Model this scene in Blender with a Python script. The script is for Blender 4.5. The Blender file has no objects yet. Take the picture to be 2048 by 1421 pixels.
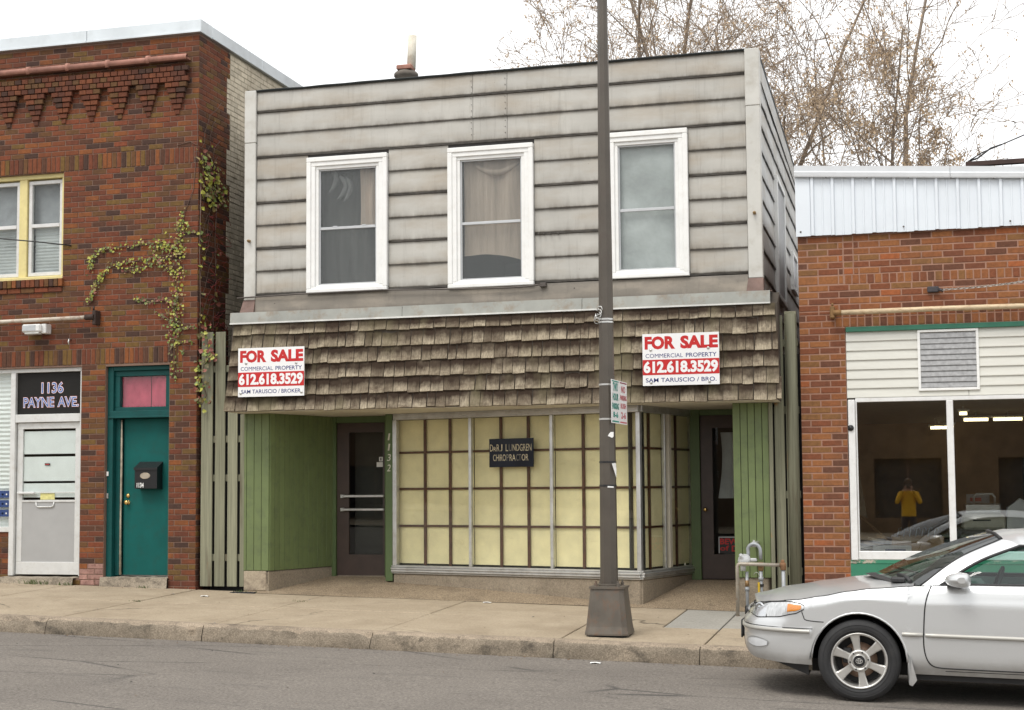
import bpy, bmesh, math, random
from mathutils import Vector, Matrix, noise
random.seed(11)
S = bpy.context.scene
COL = S.collection
PI = math.pi
rad = math.radians

# ---------------------------------------------------------------- camera
cam_data = bpy.data.cameras.new('camera')
cam = bpy.data.objects.new('camera', cam_data)
COL.objects.link(cam)
RC = Matrix(((0.96432, 0.02495, 0.26355), (0.26369, -0.06579, -0.96236), (-0.00668, 0.99752, -0.07063)))
fwd = Vector((-0.2636, 0.9621, 0.0706)).normalized()      # level lens line, a touch upwards
right = Vector((0.96432, 0.26392, -0.0072)); right = (right - fwd * right.dot(fwd)).normalized()
up = right.cross(fwd)
cam.matrix_world = Matrix(((right.x, up.x, -fwd.x, 0), (right.y, up.y, -fwd.y, 0), (right.z, up.z, -fwd.z, 1.6), (0, 0, 0, 1)))
cam_data.sensor_width = 36.0
cam_data.lens = 36.0 * 2923.0 / 2048.0
cam_data.shift_x = 12.0 / 2048.0
cam_data.shift_y = 59.5 / 2048.0
cam_data.clip_start = 0.1
cam_data.clip_end = 600
S.camera = cam
# ---------------------------------------------------------------- sky and sun (overcast)
world = bpy.data.worlds.new('World'); S.world = world; world.use_nodes = True
wn = world.node_tree; wn.nodes.clear()
w_out = wn.nodes.new('ShaderNodeOutputWorld'); w_bg = wn.nodes.new('ShaderNodeBackground')
w_sky = wn.nodes.new('ShaderNodeTexSky'); w_sky.sky_type = 'NISHITA'; w_sky.sun_disc = False
SUN_EL, SUN_AZ = rad(58), rad(200)
w_sky.sun_elevation = SUN_EL; w_sky.sun_rotation = SUN_AZ
w_sky.air_density = 1.0; w_sky.dust_density = 4.0; w_sky.ozone_density = 1.0
w_hs = wn.nodes.new('ShaderNodeHueSaturation'); w_hs.inputs['Saturation'].default_value = 0.10
w_mix = wn.nodes.new('ShaderNodeMix'); w_mix.data_type = 'RGBA'
w_mix.inputs['Factor'].default_value = 0.78                       # the cloud sheet veils most of the sky
w_mix.inputs[7].default_value = (12.6, 12.7, 12.8, 1)
wn.links.new(w_sky.outputs[0], w_hs.inputs['Color']); wn.links.new(w_hs.outputs[0], w_mix.inputs[6])
wn.links.new(w_mix.outputs[2], w_bg.inputs['Color']); w_bg.inputs['Strength'].default_value = 0.10
wn.links.new(w_bg.outputs[0], w_out.inputs['Surface'])
sun_d = bpy.data.lights.new('sun', 'SUN'); sun = bpy.data.objects.new('sun', sun_d); COL.objects.link(sun)
sun_d.energy = 1.5; sun_d.angle = rad(25); sun_d.color = (1.0, 0.96, 0.9)
sd = Vector((math.sin(SUN_AZ) * math.cos(SUN_EL), math.cos(SUN_AZ) * math.cos(SUN_EL), math.sin(SUN_EL)))
sun.rotation_euler = sd.to_track_quat('Z', 'Y').to_euler(); sun.location = sd * 60
vs = S.view_settings
vs.view_transform = 'Standard'; vs.look = 'None'; vs.gamma = 1.0; vs.use_curve_mapping = False; vs.exposure = 0.38
S.cycles.max_bounces = 8; S.cycles.transparent_max_bounces = 16

# ---------------------------------------------------------------- mesh helpers
def _cbox_topology():
    bm = bmesh.new()
    for sx in (-1, 1):
        for sy in (-1, 1):
            for sz in (-1, 1):
                for a in range(3):
                    c = [sx, sy, sz]; c[a] *= 0.8
                    bm.verts.new((c[0] if a == 0 else sx, c[1] if a == 1 else sy, c[2] if a == 2 else sz))
    bm.free()
    key = []; 
    for sx in (-1, 1):
        for sy in (-1, 1):
            for sz in (-1, 1):
                for a in range(3): key.append((sx, sy, sz, a))
    # vertex (s,a): on the axis a it reaches the full extent, on the others it is inset
    idx = {k: i for i, k in enumerate(key)}
    faces = []
    for a in range(3):
        b, c = (a + 1) % 3, (a + 2) % 3
        for s in (-1, 1):
            def k(sb, sc):
                t = [0, 0, 0]; t[a] = s; t[b] = sb; t[c] = sc; return idx[(t[0], t[1], t[2], a)]
            q = [k(-1, -1), k(1, -1), k(1, 1), k(-1, 1)]
            faces.append(q if s > 0 else q[::-1])
    for a in range(3):
        b, c = (a + 1) % 3, (a + 2) % 3
        for sb in (-1, 1):
            for sc in (-1, 1):
                def k(sa, ax):
                    t = [0, 0, 0]; t[a] = sa; t[b] = sb; t[c] = sc; return idx[(t[0], t[1], t[2], ax)]
                q = [k(-1, b), k(1, b), k(1, c), k(-1, c)]
                faces.append(q if sb * sc < 0 else q[::-1])
    for sx in (-1, 1):
        for sy in (-1, 1):
            for sz in (-1, 1):
                q = [idx[(sx, sy, sz, 0)], idx[(sx, sy, sz, 1)], idx[(sx, sy, sz, 2)]]
                faces.append(q if sx * sy * sz > 0 else q[::-1])
    return key, faces
CB_KEY, CB_FACES = _cbox_topology()

class MB:
    """collects shapes into one mesh; T is the frame they are added in"""
    def __init__(s, T=None):
        s.v = []; s.f = []; s.m = []; s.s = []; s.T = T
    def add(s, vs, fs, m=0, sm=False):
        o = len(s.v)
        if s.T is None: s.v += [tuple(p) for p in vs]
        else: s.v += [tuple(s.T @ Vector(p)) for p in vs]
        for f in fs:
            s.f.append([i + o for i in f]); s.m.append(m); s.s.append(sm)
        return s
    def box(s, x0, x1, y0, y1, z0, z1, m=0, b=0.0):
        if b <= 0:
            vs = [(x, y, z) for x in (x0, x1) for y in (y0, y1) for z in (z0, z1)]
            fs = [(0, 1, 3, 2), (4, 6, 7, 5), (0, 4, 5, 1), (2, 3, 7, 6), (0, 2, 6, 4), (1, 5, 7, 3)]
            return s.add(vs, fs, m)
        b = min(b, (x1 - x0) * .45, (y1 - y0) * .45, (z1 - z0) * .45)
        cx, cy, cz = (x0 + x1) / 2, (y0 + y1) / 2, (z0 + z1) / 2
        hx, hy, hz = (x1 - x0) / 2, (y1 - y0) / 2, (z1 - z0) / 2
        vs = []
        for (sx, sy, sz, a) in CB_KEY:
            vs.append((cx + sx * (hx if a == 0 else hx - b), cy + sy * (hy if a == 1 else hy - b), cz + sz * (hz if a == 2 else hz - b)))
        return s.add(vs, CB_FACES, m)
    def quad(s, a, b, c, d, m=0): return s.add([a, b, c, d], [(0, 1, 2, 3)], m)
    def grid(s, rows, m=0, sm=True, flip=False, mf=None):
        n = len(rows[0]); o = len(s.v)
        s.add([p for r in rows for p in r], [], m)
        for i in range(len(rows) - 1):
            for j in range(n - 1):
                q = [o + i * n + j, o + i * n + j + 1, o + (i + 1) * n + j + 1, o + (i + 1) * n + j]
                s.f.append(q[::-1] if flip else q); s.m.append(mf(i, j) if mf else m); s.s.append(sm)
        return s
    def tube(s, pts, r, n=8, m=0, sm=True, cap=True):
        P = [Vector(p) for p in pts]; k = len(P)
        R = r if isinstance(r, (list, tuple)) else [r] * k
        t0 = (P[1] - P[0]).normalized()
        ref = Vector((0, 0, 1)) if abs(t0.z) < .9 else Vector((1, 0, 0))
        u = t0.cross(ref).normalized(); rows = []
        for i in range(k):
            t = (P[min(i + 1, k - 1)] - P[max(i - 1, 0)])
            if t.length < 1e-9: t = t0
            t.normalize(); u = (u - t * u.dot(t))
            u = u.normalized() if u.length > 1e-6 else t.orthogonal().normalized()
            w = t.cross(u)
            rows.append([P[i] + (u * math.cos(2 * PI * j / n) + w * math.sin(2 * PI * j / n)) * R[i] for j in range(n)])
        vs = [p for r_ in rows for p in r_]; fs = []
        for i in range(k - 1):
            for j in range(n):
                fs.append((i * n + j, i * n + (j + 1) % n, (i + 1) * n + (j + 1) % n, (i + 1) * n + j))
        if cap:
            o = len(s.v); s.add(vs, fs, m, sm)
            s.f.append([o + j for j in range(n)][::-1]); s.m.append(m); s.s.append(False)
            s.f.append([o + (k - 1) * n + j for j in range(n)]); s.m.append(m); s.s.append(False)
        else: s.add(vs, fs, m, sm)
        return s
    def lathe(s, prof, origin, axis, n=32, m=0, sm=True, closed=False):
        """prof: (radius, along axis)"""
        ax = Vector(axis).normalized(); u = ax.orthogonal().normalized(); w = ax.cross(u); o = Vector(origin)
        rows = [[o + ax * h + (u * math.cos(2 * PI * j / n) + w * math.sin(2 * PI * j / n)) * r for j in range(n + 1)] for r, h in prof]
        return s.grid(rows, m, sm, flip=True)
    def disc(s, c, axis, r, n=24, m=0):
        ax = Vector(axis).normalized(); u = ax.orthogonal().normalized(); w = ax.cross(u); c = Vector(c)
        return s.add([c + (u * math.cos(2 * PI * j / n) + w * math.sin(2 * PI * j / n)) * r for j in range(n)], [tuple(range(n))], m)
    def prism(s, poly, d, m=0):
        n = len(poly); d = Vector(d); a = [Vector(p) for p in poly]; b = [p + d for p in a]
        fs = [tuple(range(n))[::-1], tuple(range(n, 2 * n))] + [(i, (i + 1) % n, n + (i + 1) % n, n + i) for i in range(n)]
        return s.add(a + b, fs, m)
    def mesh(s, name, mats):
        me = bpy.data.meshes.new(name); me.from_pydata(s.v, [], s.f)
        for mt in (mats if isinstance(mats, (list, tuple)) else [mats]): me.materials.append(mt)
        me.polygons.foreach_set('material_index', s.m); me.polygons.foreach_set('use_smooth', s.s)
        me.update(); return me

def tag(o, label=None, cat=None, group=None, kind=None):
    if label: o['label'] = label
    if cat: o['category'] = cat
    if group: o['group'] = group
    if kind: o['kind'] = kind
    return o
OFF = {}
def thing(name, label, cat, loc, group=None, rot=None, local=False):
    o = bpy.data.objects.new(name, None); COL.objects.link(o); o.location = loc
    o.empty_display_size = .2
    if rot: o.rotation_euler = rot
    OFF[o] = Vector((0, 0, 0)) if local else Vector(loc)
    return tag(o, label, cat, group)
def part(name, mb, mats, parent, label=None, kind=None):
    """mesh in world (or the thing's own) coordinates, child of a thing or of a part"""
    o = bpy.data.objects.new(name, mb.mesh(name, mats) if isinstance(mb, MB) else mb); COL.objects.link(o)
    if parent is not None:
        o.parent = parent; o.location = -OFF.get(parent, Vector((0, 0, 0)))
    if label: o['label'] = label
    if kind: o['kind'] = kind
    return o
def piece(name, me, parent, loc, rot=(0, 0, 0), scale=(1, 1, 1)):
    """one of many alike pieces sharing a mesh; loc in the same coordinates as part()"""
    o = bpy.data.objects.new(name, me); COL.objects.link(o); o.parent = parent
    o.location = Vector(loc) - OFF.get(parent, Vector((0, 0, 0))); o.rotation_euler = rot; o.scale = scale
    return o
def solo(name, mb, mats, label=None, cat=None, group=None, kind=None):
    o = bpy.data.objects.new(name, mb.mesh(name, mats)); COL.objects.link(o)
    return tag(o, label, cat, group, kind)
def struct(name, mb, mats): return solo(name, mb, mats, kind='structure')

_txt = {}
def glyphs(txt, bold):
    k = (txt, bold)
    if k not in _txt:
        cu = bpy.data.curves.new('lettering', 'FONT'); cu.body = txt; cu.size = 1.0; cu.offset = bold
        cu.resolution_u = 3
        ob = bpy.data.objects.new('lettering', cu); COL.objects.link(ob)
        dg = bpy.context.evaluated_depsgraph_get(); me = bpy.data.meshes.new_from_object(ob.evaluated_get(dg))
        vs = [tuple(v.co) for v in me.vertices]; fs = [tuple(p.vertices) for p in me.polygons]
        bpy.data.objects.remove(ob); bpy.data.curves.remove(cu); bpy.data.meshes.remove(me)
        _txt[k] = (vs, fs)
    return _txt[k]
def text(mb, txt, x0, x1, z0, z1, y=0.0, m=0, bold=0.0, ref=None, shear=0.0):
    """lettering fitted into a box of the mesh's x/z plane, facing -y"""
    vs, fs = glyphs(txt, bold)
    rv = glyphs(ref or txt, 0.0)[0]
    ax, bx = min(v[0] for v in rv), max(v[0] for v in rv); ay, by = min(v[1] for v in rv), max(v[1] for v in rv)
    sx, sz = (x1 - x0) / (bx - ax), (z1 - z0) / (by - ay)
    mb.add([(x0 + (v[0] - ax) * sx + shear * (v[1] - ay) * sz, y, z0 + (v[1] - ay) * sz) for v in vs], fs, m)

def rects(u0, u1, z0, z1, holes):
    us = sorted({u0, u1} | {min(max(h[0], u0), u1) for h in holes} | {min(max(h[1], u0), u1) for h in holes})
    zs = sorted({z0, z1} | {min(max(h[2], z0), z1) for h in holes} | {min(max(h[3], z0), z1) for h in holes})
    out = []
    for a, b in zip(us, us[1:]):
        for c, d in zip(zs, zs[1:]):
            mu, mz = (a + b) / 2, (c + d) / 2
            if not any(h[0] < mu < h[1] and h[2] < mz < h[3] for h in holes): out.append((a, b, c, d))
    return out

# ---------------------------------------------------------------- materials
def L3(c): return (c[0], c[1], c[2], 1.0)
class N:
    def __init__(s, name):
        s.mat = bpy.data.materials.new(name); s.mat.use_nodes = True; s.t = s.mat.node_tree
        s.b = s.t.nodes['Principled BSDF']; s.out = s.t.nodes['Material Output']
    def new(s, kind, **kw):
        n = s.t.nodes.new(kind)
        for k, v in kw.items(): setattr(n, k, v)
        return n
    def link(s, a, b): s.t.links.new(a, b)
    def pos(s, obj=False, scale=(1, 1, 1), loc=(0, 0, 0)):
        src = s.new('ShaderNodeTexCoord').outputs['Object'] if obj else s.new('ShaderNodeNewGeometry').outputs['Position']
        mp = s.new('ShaderNodeMapping'); mp.inputs['Scale'].default_value = scale; mp.inputs['Location'].default_value = loc
        s.link(src, mp.inputs['Vector']); return mp.outputs[0]
    def noise(s, vec, scale, detail=4, rough=.55, dist=0.0):
        n = s.new('ShaderNodeTexNoise'); n.inputs['Scale'].default_value = scale; n.inputs['Detail'].default_value = detail
        n.inputs['Roughness'].default_value = rough; n.inputs['Distortion'].default_value = dist
        s.link(vec, n.inputs['Vector']); return n.outputs['Fac']
    def ramp(s, fac, stops, interp='LINEAR'):
        r = s.new('ShaderNodeValToRGB'); r.color_ramp.interpolation = interp; e = r.color_ramp.elements
        while len(e) > 1: e.remove(e[0])
        e[0].position = stops[0][0]; e[0].color = L3(stops[0][1]) if not isinstance(stops[0][1], (int, float)) else (stops[0][1],) * 3 + (1,)
        for p, c in stops[1:]:
            x = e.new(p); x.color = L3(c) if not isinstance(c, (int, float)) else (c, c, c, 1)
        s.link(fac, r.inputs[0]); return r.outputs[0]
    def mix(s, fac, a, b, mode='MIX'):
        n = s.new('ShaderNodeMix'); n.data_type = 'RGBA'; n.blend_type = mode
        for sock, v in ((n.inputs['Factor'], fac), (n.inputs[6], a), (n.inputs[7], b)):
            if hasattr(v, 'node'): s.link(v, sock)
            elif isinstance(v, (int, float)): sock.default_value = v
            else: sock.default_value = L3(v)
        return n.outputs[2]
    def math(s, op, a, b=None):
        n = s.new('ShaderNodeMath'); n.operation = op
        for i, v in enumerate((a, b)):
            if v is None: continue
            if hasattr(v, 'node'): s.link(v, n.inputs[i])
            else: n.inputs[i].default_value = v
        return n.outputs[0]
    def rnd(s):
        a = s.new('ShaderNodeObjectInfo').outputs['Random']; g = s.new('ShaderNodeNewGeometry').outputs['Random Per Island']
        return s.math('FRACT', s.math('ADD', a, s.math('MULTIPLY', g, 7.13)))
    def bump(s, h, strength=.4, dist=.01):
        n = s.new('ShaderNodeBump'); n.inputs['Strength'].default_value = strength; n.inputs['Distance'].default_value = dist
        s.link(h, n.inputs['Height']); s.link(n.outputs[0], s.b.inputs['Normal'])
    def set(s, col=None, rough=.6, metal=0.0, spec=.5, coat=0.0):
        for k, v in (('Base Color', col), ('Roughness', rough), ('Metallic', metal), ('Specular IOR Level', spec), ('Coat Weight', coat)):
            if v is None: continue
            i = s.b.inputs[k]
            if hasattr(v, 'node'): s.link(v, i)
            elif isinstance(v, (int, float)): i.default_value = v
            else: i.default_value = L3(v)
        return s.mat

def plain(name, c, rough=.5, metal=0.0, var=.18, scale=6.0, dirt=None, dirt_amt=.5, obj=False, bump=0.0, bscale=90, coat=0.0, stretch=(1, 1, 1), spec=.5, rnd=0.0):
    """a painted, metal or plastic surface: slow tone changes, optional dirt patches, fine relief"""
    n = N(name); p = n.pos(obj, stretch)
    f = n.noise(p, scale, 5)
    k = n.ramp(f, [(.3, 1 - var), (.7, 1 + var * .5)])
    col = n.mix(1.0, c, k, 'MULTIPLY')
    if rnd:
        v = n.ramp(n.rnd(), [(0, 1 - rnd), (1, 1 + rnd * .6)])
        col = n.mix(1.0, col, v, 'MULTIPLY')
    if dirt:
        d = n.ramp(n.noise(p, scale * 2.3, 8, .68), [(.5, 0.0), (.72, dirt_amt)])
        col = n.mix(d, col, dirt)
    if bump: n.bump(n.noise(p, bscale, 4), bump, .004)
    return n.set(col, rough, metal, spec, coat)

def glass_mat(name, tint=(.96, .975, .965), base=.028):
    n = N(name); n.t.nodes.remove(n.b)
    lw = n.new('ShaderNodeLayerWeight'); lw.inputs['Blend'].default_value = .5
    p5 = n.math('POWER', lw.outputs['Facing'], 4.0)
    fac = n.math('ADD', n.math('MULTIPLY', p5, .9), base)
    tr = n.new('ShaderNodeBsdfTransparent'); tr.inputs[0].default_value = L3(tint)
    gl = n.new('ShaderNodeBsdfGlossy'); gl.inputs['Roughness'].default_value = .01
    mx = n.new('ShaderNodeMixShader'); n.link(fac, mx.inputs[0]); n.link(tr.outputs[0], mx.inputs[1]); n.link(gl.outputs[0], mx.inputs[2])
    n.link(mx.outputs[0], n.out.inputs['Surface']); return n.mat
def emit_mat(name, c, k):
    n = N(name); n.b.inputs['Emission Color'].default_value = L3(c); n.b.inputs['Emission Strength'].default_value = k
    return n.set(c, .5)

def brick_mat(name, stops, dirt=(.05, .03, .025)):
    n = N(name); r = n.rnd()
    base = n.ramp(r, stops, 'CONSTANT')
    p = n.pos(); k = n.ramp(n.noise(p, 22, 5, .7), [(.25, .66), (.75, 1.25)])
    col = n.mix(1.0, base, k, 'MULTIPLY')
    st = n.ramp(n.noise(n.pos(scale=(2.2, 2.2, .7)), 1.0, 5, .65), [(.48, 0.0), (.75, .55)])
    col = n.mix(st, col, dirt)
    n.bump(n.noise(p, 120, 5, .7), .55, .004)
    return n.set(col, .88, spec=.25)
m_brick_left = brick_mat('left building brick', [(0, (0.173, 0.057, 0.027)), (.20, (0.143, 0.047, 0.026)), (.36, (0.223, 0.078, 0.028)), (.44, (0.132, 0.064, 0.028)), (.58, (0.152, 0.087, 0.028)), (.68, (0.097, 0.044, 0.027)), (.80, (0.190, 0.057, 0.028)), (.90, (0.066, 0.036, 0.027))])
m_brick_right = brick_mat('right building brick', [(0, (0.248, 0.096, 0.040)), (.2, (0.202, 0.071, 0.035)), (.38, (0.284, 0.116, 0.045)), (.55, (0.218, 0.106, 0.042)), (.72, (0.172, 0.065, 0.036)), (.84, (0.132, 0.057, 0.035)), (.93, (0.323, 0.103, 0.039))], (0.101, 0.059, 0.039))
m_brick_cornice = brick_mat('darker cornice brick', [(0, (0.138, 0.048, 0.026)), (.3, (0.108, 0.040, 0.024)), (.55, (0.168, 0.058, 0.028)), (.75, (0.120, 0.062, 0.027)), (.9, (0.066, 0.035, 0.025))])  # darker palette of the left brick for corbels and top courses
m_mortar_left = plain('left mortar', (.20, .125, .092), .95, bump=.4)
m_mortar_right = plain('right mortar', (.33, .185, .13), .95, bump=.4)
m_brick_paint = plain('cream painted brick', (.62, .54, .41), .8, var=.22, scale=3, dirt=(.24, .19, .13), dirt_amt=.75, bump=.4, rnd=.14, stretch=(1, 1, .5))
m_brick_pink = plain('flaking pink painted brick', (.36, .20, .165), .85, var=.35, scale=9, dirt=(.13, .05, .035), dirt_amt=.9, bump=.5, rnd=.3)
m_cap = plain('galvanised cap metal', (.62, .66, .68), .38, .55, var=.14, scale=1.2, dirt=(.42, .44, .44), dirt_amt=.4)
m_terracotta = plain('terracotta coping', (.36, .17, .125), .7, var=.25, scale=7, dirt=(.16, .08, .06), dirt_amt=.5, bump=.3, rnd=.15)
# ---------------------------------------------------------------- ground, road, kerb, pavement
def zw(x, y): return .017 + .025 * (y - 14) - .0225 * x       # pavement falls to the right and to the kerb
def zr(x): return -.13 - .0225 * x                            # gutter line of the road

nA = N('asphalt'); pA = nA.pos()
cA = nA.ramp(nA.noise(pA, .55, 6, .62), [(.3, (.152, .135, .118)), (.7, (.196, .175, .152))])
sp = nA.ramp(nA.noise(pA, 42, 3, .9), [(.30, .50), (.5, 1.0), (.70, 1.65)])
cA = nA.mix(1.0, cA, sp, 'MULTIPLY')
stA = nA.ramp(nA.noise(nA.pos(scale=(.5, 2.6, 1)), 1.6, 6, .7, .4), [(.56, 0.0), (.74, .55)])
cA = nA.mix(stA, cA, (.075, .07, .066))
ck = nA.new('ShaderNodeTexVoronoi'); ck.feature = 'DISTANCE_TO_EDGE'; ck.inputs['Scale'].default_value = .42
wob = nA.mix(.22, nA.pos(scale=(.55, 1.7, 1)), nA.new('ShaderNodeTexNoise').outputs['Color'], 'ADD'); nA.link(wob, ck.inputs['Vector'])
ckm = nA.ramp(ck.outputs['Distance'], [(.0, .95), (.008, .5), (.016, 0.0)])
ckg = nA.math('MULTIPLY', ckm, nA.ramp(nA.noise(pA, .8, 3), [(.45, 0.0), (.6, 1.0)]))
cA = nA.mix(ckg, cA, (.05, .047, .045))
nA.bump(nA.noise(pA, 150, 3, .8), .7, .006); m_asphalt = nA.set(cA, .9, spec=.3)

def concrete(name, c1, c2, dirt, dscale=2.0, amt=.6, agg=0.0):
    n = N(name); p = n.pos()
    c = n.ramp(n.noise(p, 1.7, 6, .6), [(.3, c1), (.7, c2)])
    c = n.mix(1.0, c, n.ramp(n.noise(p, 38, 5, .85), [(.28, .68), (.5, 1.0), (.72, 1.2)]), 'MULTIPLY')
    d = n.ramp(n.noise(n.pos(scale=(1, 1, 1.6), loc=(3, 1, 0)), dscale, 8, .68, .3), [(.5, 0.0), (.70, amt)])
    c = n.mix(d, c, dirt)
    gum = n.ramp(n.noise(p, 7.5, 2, .4), [(.715, 0.0), (.74, .5)]); c = n.mix(gum, c, dirt)
    if name.startswith('pavement'):
        vo = n.new('ShaderNodeTexVoronoi'); vo.feature = 'DISTANCE_TO_EDGE'; vo.inputs['Scale'].default_value = .33
        wv = n.new('ShaderNodeTexNoise'); wv.inputs['Scale'].default_value = 3.0; wv.inputs['Detail'].default_value = 6; n.link(p, wv.inputs['Vector'])
        n.link(n.mix(.35, p, wv.outputs['Color'], 'ADD'), vo.inputs['Vector'])
        cr_ = n.math('MULTIPLY', n.ramp(vo.outputs['Distance'], [(.0, .9), (.003, .5), (.007, 0.0)]), n.ramp(n.noise(p, .6, 3), [(.48, 0.0), (.58, 1.0)]))
        c = n.mix(cr_, c, (.06, .048, .035))
    if agg:
        g = n.ramp(n.noise(p, 75, 2, .9), [(.36, .45), (.5, 1.0), (.66, 1.6)])
        c = n.mix(agg, c, n.mix(1.0, c, g, 'MULTIPLY'))
    n.bump(n.noise(p, 55 if agg else 110, 5, .7), .75 if agg else .4, .006)
    return n.set(c, .92, spec=.25)
m_walk = concrete('pavement concrete', (.322, .260, .184), (.394, .325, .236), (.225, .175, .12), 1.4, .5)
m_walk_new = concrete('newer grey concrete', (.31, .295, .26), (.35, .33, .29), (.24, .22, .19), 3, .3)
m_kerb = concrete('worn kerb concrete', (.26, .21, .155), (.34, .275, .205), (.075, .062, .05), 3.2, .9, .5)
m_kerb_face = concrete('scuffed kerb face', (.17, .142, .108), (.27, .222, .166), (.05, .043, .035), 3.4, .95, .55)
m_base = concrete('foundation concrete', (.25, .205, .15), (.31, .26, .195), (.14, .115, .085), 2.2, .6, .35)
m_ramp = concrete('exposed aggregate concrete', (.22, .168, .112), (.30, .235, .16), (.12, .09, .065), 2.0, .6, .9)
m_joint = plain('dark joint', (.035, .03, .026), .95)

g = MB(); n_ = 24
for i in range(n_):
    x0, x1 = -220 + i * 440 / n_, -220 + (i + 1) * 440 / n_
    g.quad((x0, -220, zr(x0) - .12), (x1, -220, zr(x1) - .12), (x1, 220, zr(x1) - .12), (x0, 220, zr(x0) - .12))
struct('ground', g, concrete('bare ground', (.16, .14, .11), (.2, .17, .13), (.1, .09, .07)))
g = MB()
xs = [-90 + i * 5 for i in range(37)]
g.grid([[(x, y, zr(x) + (.0 if y > 10 else .06)) for x in xs] for y in (-9.0, 6.0, 11.0, 13.985)][::1], 0, False)
struct('road', g, m_asphalt)

JX = [-18.3, -16.45, -14.6, -12.75, -10.88, -9.0, -7.15, -5.28, -3.38, -1.95, -.1, 1.75, 3.6, 5.45, 7.3]
kerb = MB()
for i in range(len(JX) - 1): pass
bed = MB()
bed.grid([[(x, y, zw(x, y) - .05) for x in (-90, -20, 10, 90)] for y in (14.05, 18.0)], 0, False)
walk = struct('pavement', bed, m_joint)
OFF[walk] = Vector((0, 0, 0))
def slab(x0, x1, y0, y1, m=m_walk, j=.007, tilt=None):
    t = tilt if tilt is not None else random.uniform(-.002, .002)
    a, b, c, d = x0 + j, x1 - j, y0 + j, y1 - j
    mb = MB(); e = .006
    top = [[(a + e, c + e), (b - e, c + e)], [(a + e, d - e), (b - e, d - e)]]
    P = lambda x, y, dz=0: (x, y, zw(x, y) + dz + t * (x - x0))
    o = [P(a, c, -e), P(b, c, -e), P(b, d, -e), P(a, d, -e)]
    i_ = [P(a + e, c + e), P(b - e, c + e), P(b - e, d - e), P(a + e, d - e)]
    lo = [P(a, c, -.05), P(b, c, -.05), P(b, d, -.05), P(a, d, -.05)]
    fs = [(4, 5, 6, 7)]
    for k in range(4):
        q = (k + 1) % 4; fs += [(k, q, 4 + q, 4 + k), (8 + k, 8 + q, q, k)]
    mb.add(o + i_ + lo, fs)
    return part('paving_slab', mb, m, walk)
for i in range(len(JX) - 1):
    x0, x1 = JX[i], JX[i + 1]
    if x0 == -3.38:                                           # the patched corner beside the lamp post
        slab(x0, x1, 14.19, 15.55); slab(x0, -2.55, 15.55, 17.32); slab(-2.55, x1, 15.55, 17.32, m_walk_new)
    elif x0 == -1.95:
        slab(x0, x1, 14.19, 15.70); slab(x0, x1, 15.70, 17.5, m_walk_new)
    else:
        slab(x0, x1, 14.19, 15.95, j=.010 if x0 < -7.2 else .0065); slab(x0, x1, 15.95, 17.5 if (x0 < -8.5 or x0 > -2) else 17.32, j=.013 if x0 < -7.2 else .0065)
kb = struct('kerb', MB().grid([[(x, y, zw(x, 14) - .2) for x in (-90, -18.3, 7.3, 90)] for y in (14.03, 14.19)], 0, False), m_joint)
OFF[kb] = Vector((0, 0, 0))
for side in ((-90, -18.3), (7.3, 90)):
    k = MB(); k.T = None
    k.add([(x, y, z(x)) for x in side for y, z in ((13.99, lambda x: zr(x) - .05), (14.02, lambda x: zw(x, 14)), (18, lambda x: zw(x, 18)))], [(0, 1, 4, 3), (1, 2, 5, 4)])
    part('pavement_run', k, m_walk, walk)
chips = [(-7.15, .55, .075), (-9.3, .55, .06), (-5.28, .2, .06), (-3.38, .18, .07), (-6.2, .7, .05), (-1.95, .2, .05), (-8.0, .3, .03), (-4.4, .5, .035), (-2.6, .4, .03)]
def kerb_stone(x0, x1):
    n = max(4, int((x1 - x0) / .035)); rows = []
    prof = [(13.985, -.005, 1), (13.99, .05, 1), (13.998, .095, 1), (14.008, .128, 1), (14.022, .150, .9), (14.045, .164, .6), (14.08, .170, .3), (14.13, .172, .15), (14.187, .173, 0)]
    H = .017 + .13
    for i in range(n + 1):
        x = x0 + .004 + (x1 - x0 - .008) * i / n; r = []
        edge = min(i, n - i) / n * (x1 - x0)
        for (y, h, w) in prof:
            wob = noise.noise(Vector((x * 5.5, h * 9, 2.3))) * .010 + noise.noise(Vector((x * 22, h * 40, 7.7))) * .005
            chip = 0
            for (cx, cw, cd) in chips:
                if abs(x - cx) < cw and h > .09:
                    chip += cd * (1 - (abs(x - cx) / cw) ** 2) * max(0, .35 + noise.noise(Vector((x * 9, y * 14, 1.1))) * 1.5) * (1 if w > .25 else .25)
            rnd_ = .012 * max(0, 1 - edge / .03)
            r.append((x, y + (wob * w) + chip * .5 * w + rnd_ * w, zr(x) + h * (H + .026) / .173 - chip * .8 * w - rnd_ * w * .6 + .0))
        rows.append(r)
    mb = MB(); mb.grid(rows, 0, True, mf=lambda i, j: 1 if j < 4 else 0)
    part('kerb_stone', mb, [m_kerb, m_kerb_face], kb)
for i in range(len(JX) - 1): kerb_stone(JX[i], JX[i + 1])

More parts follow.
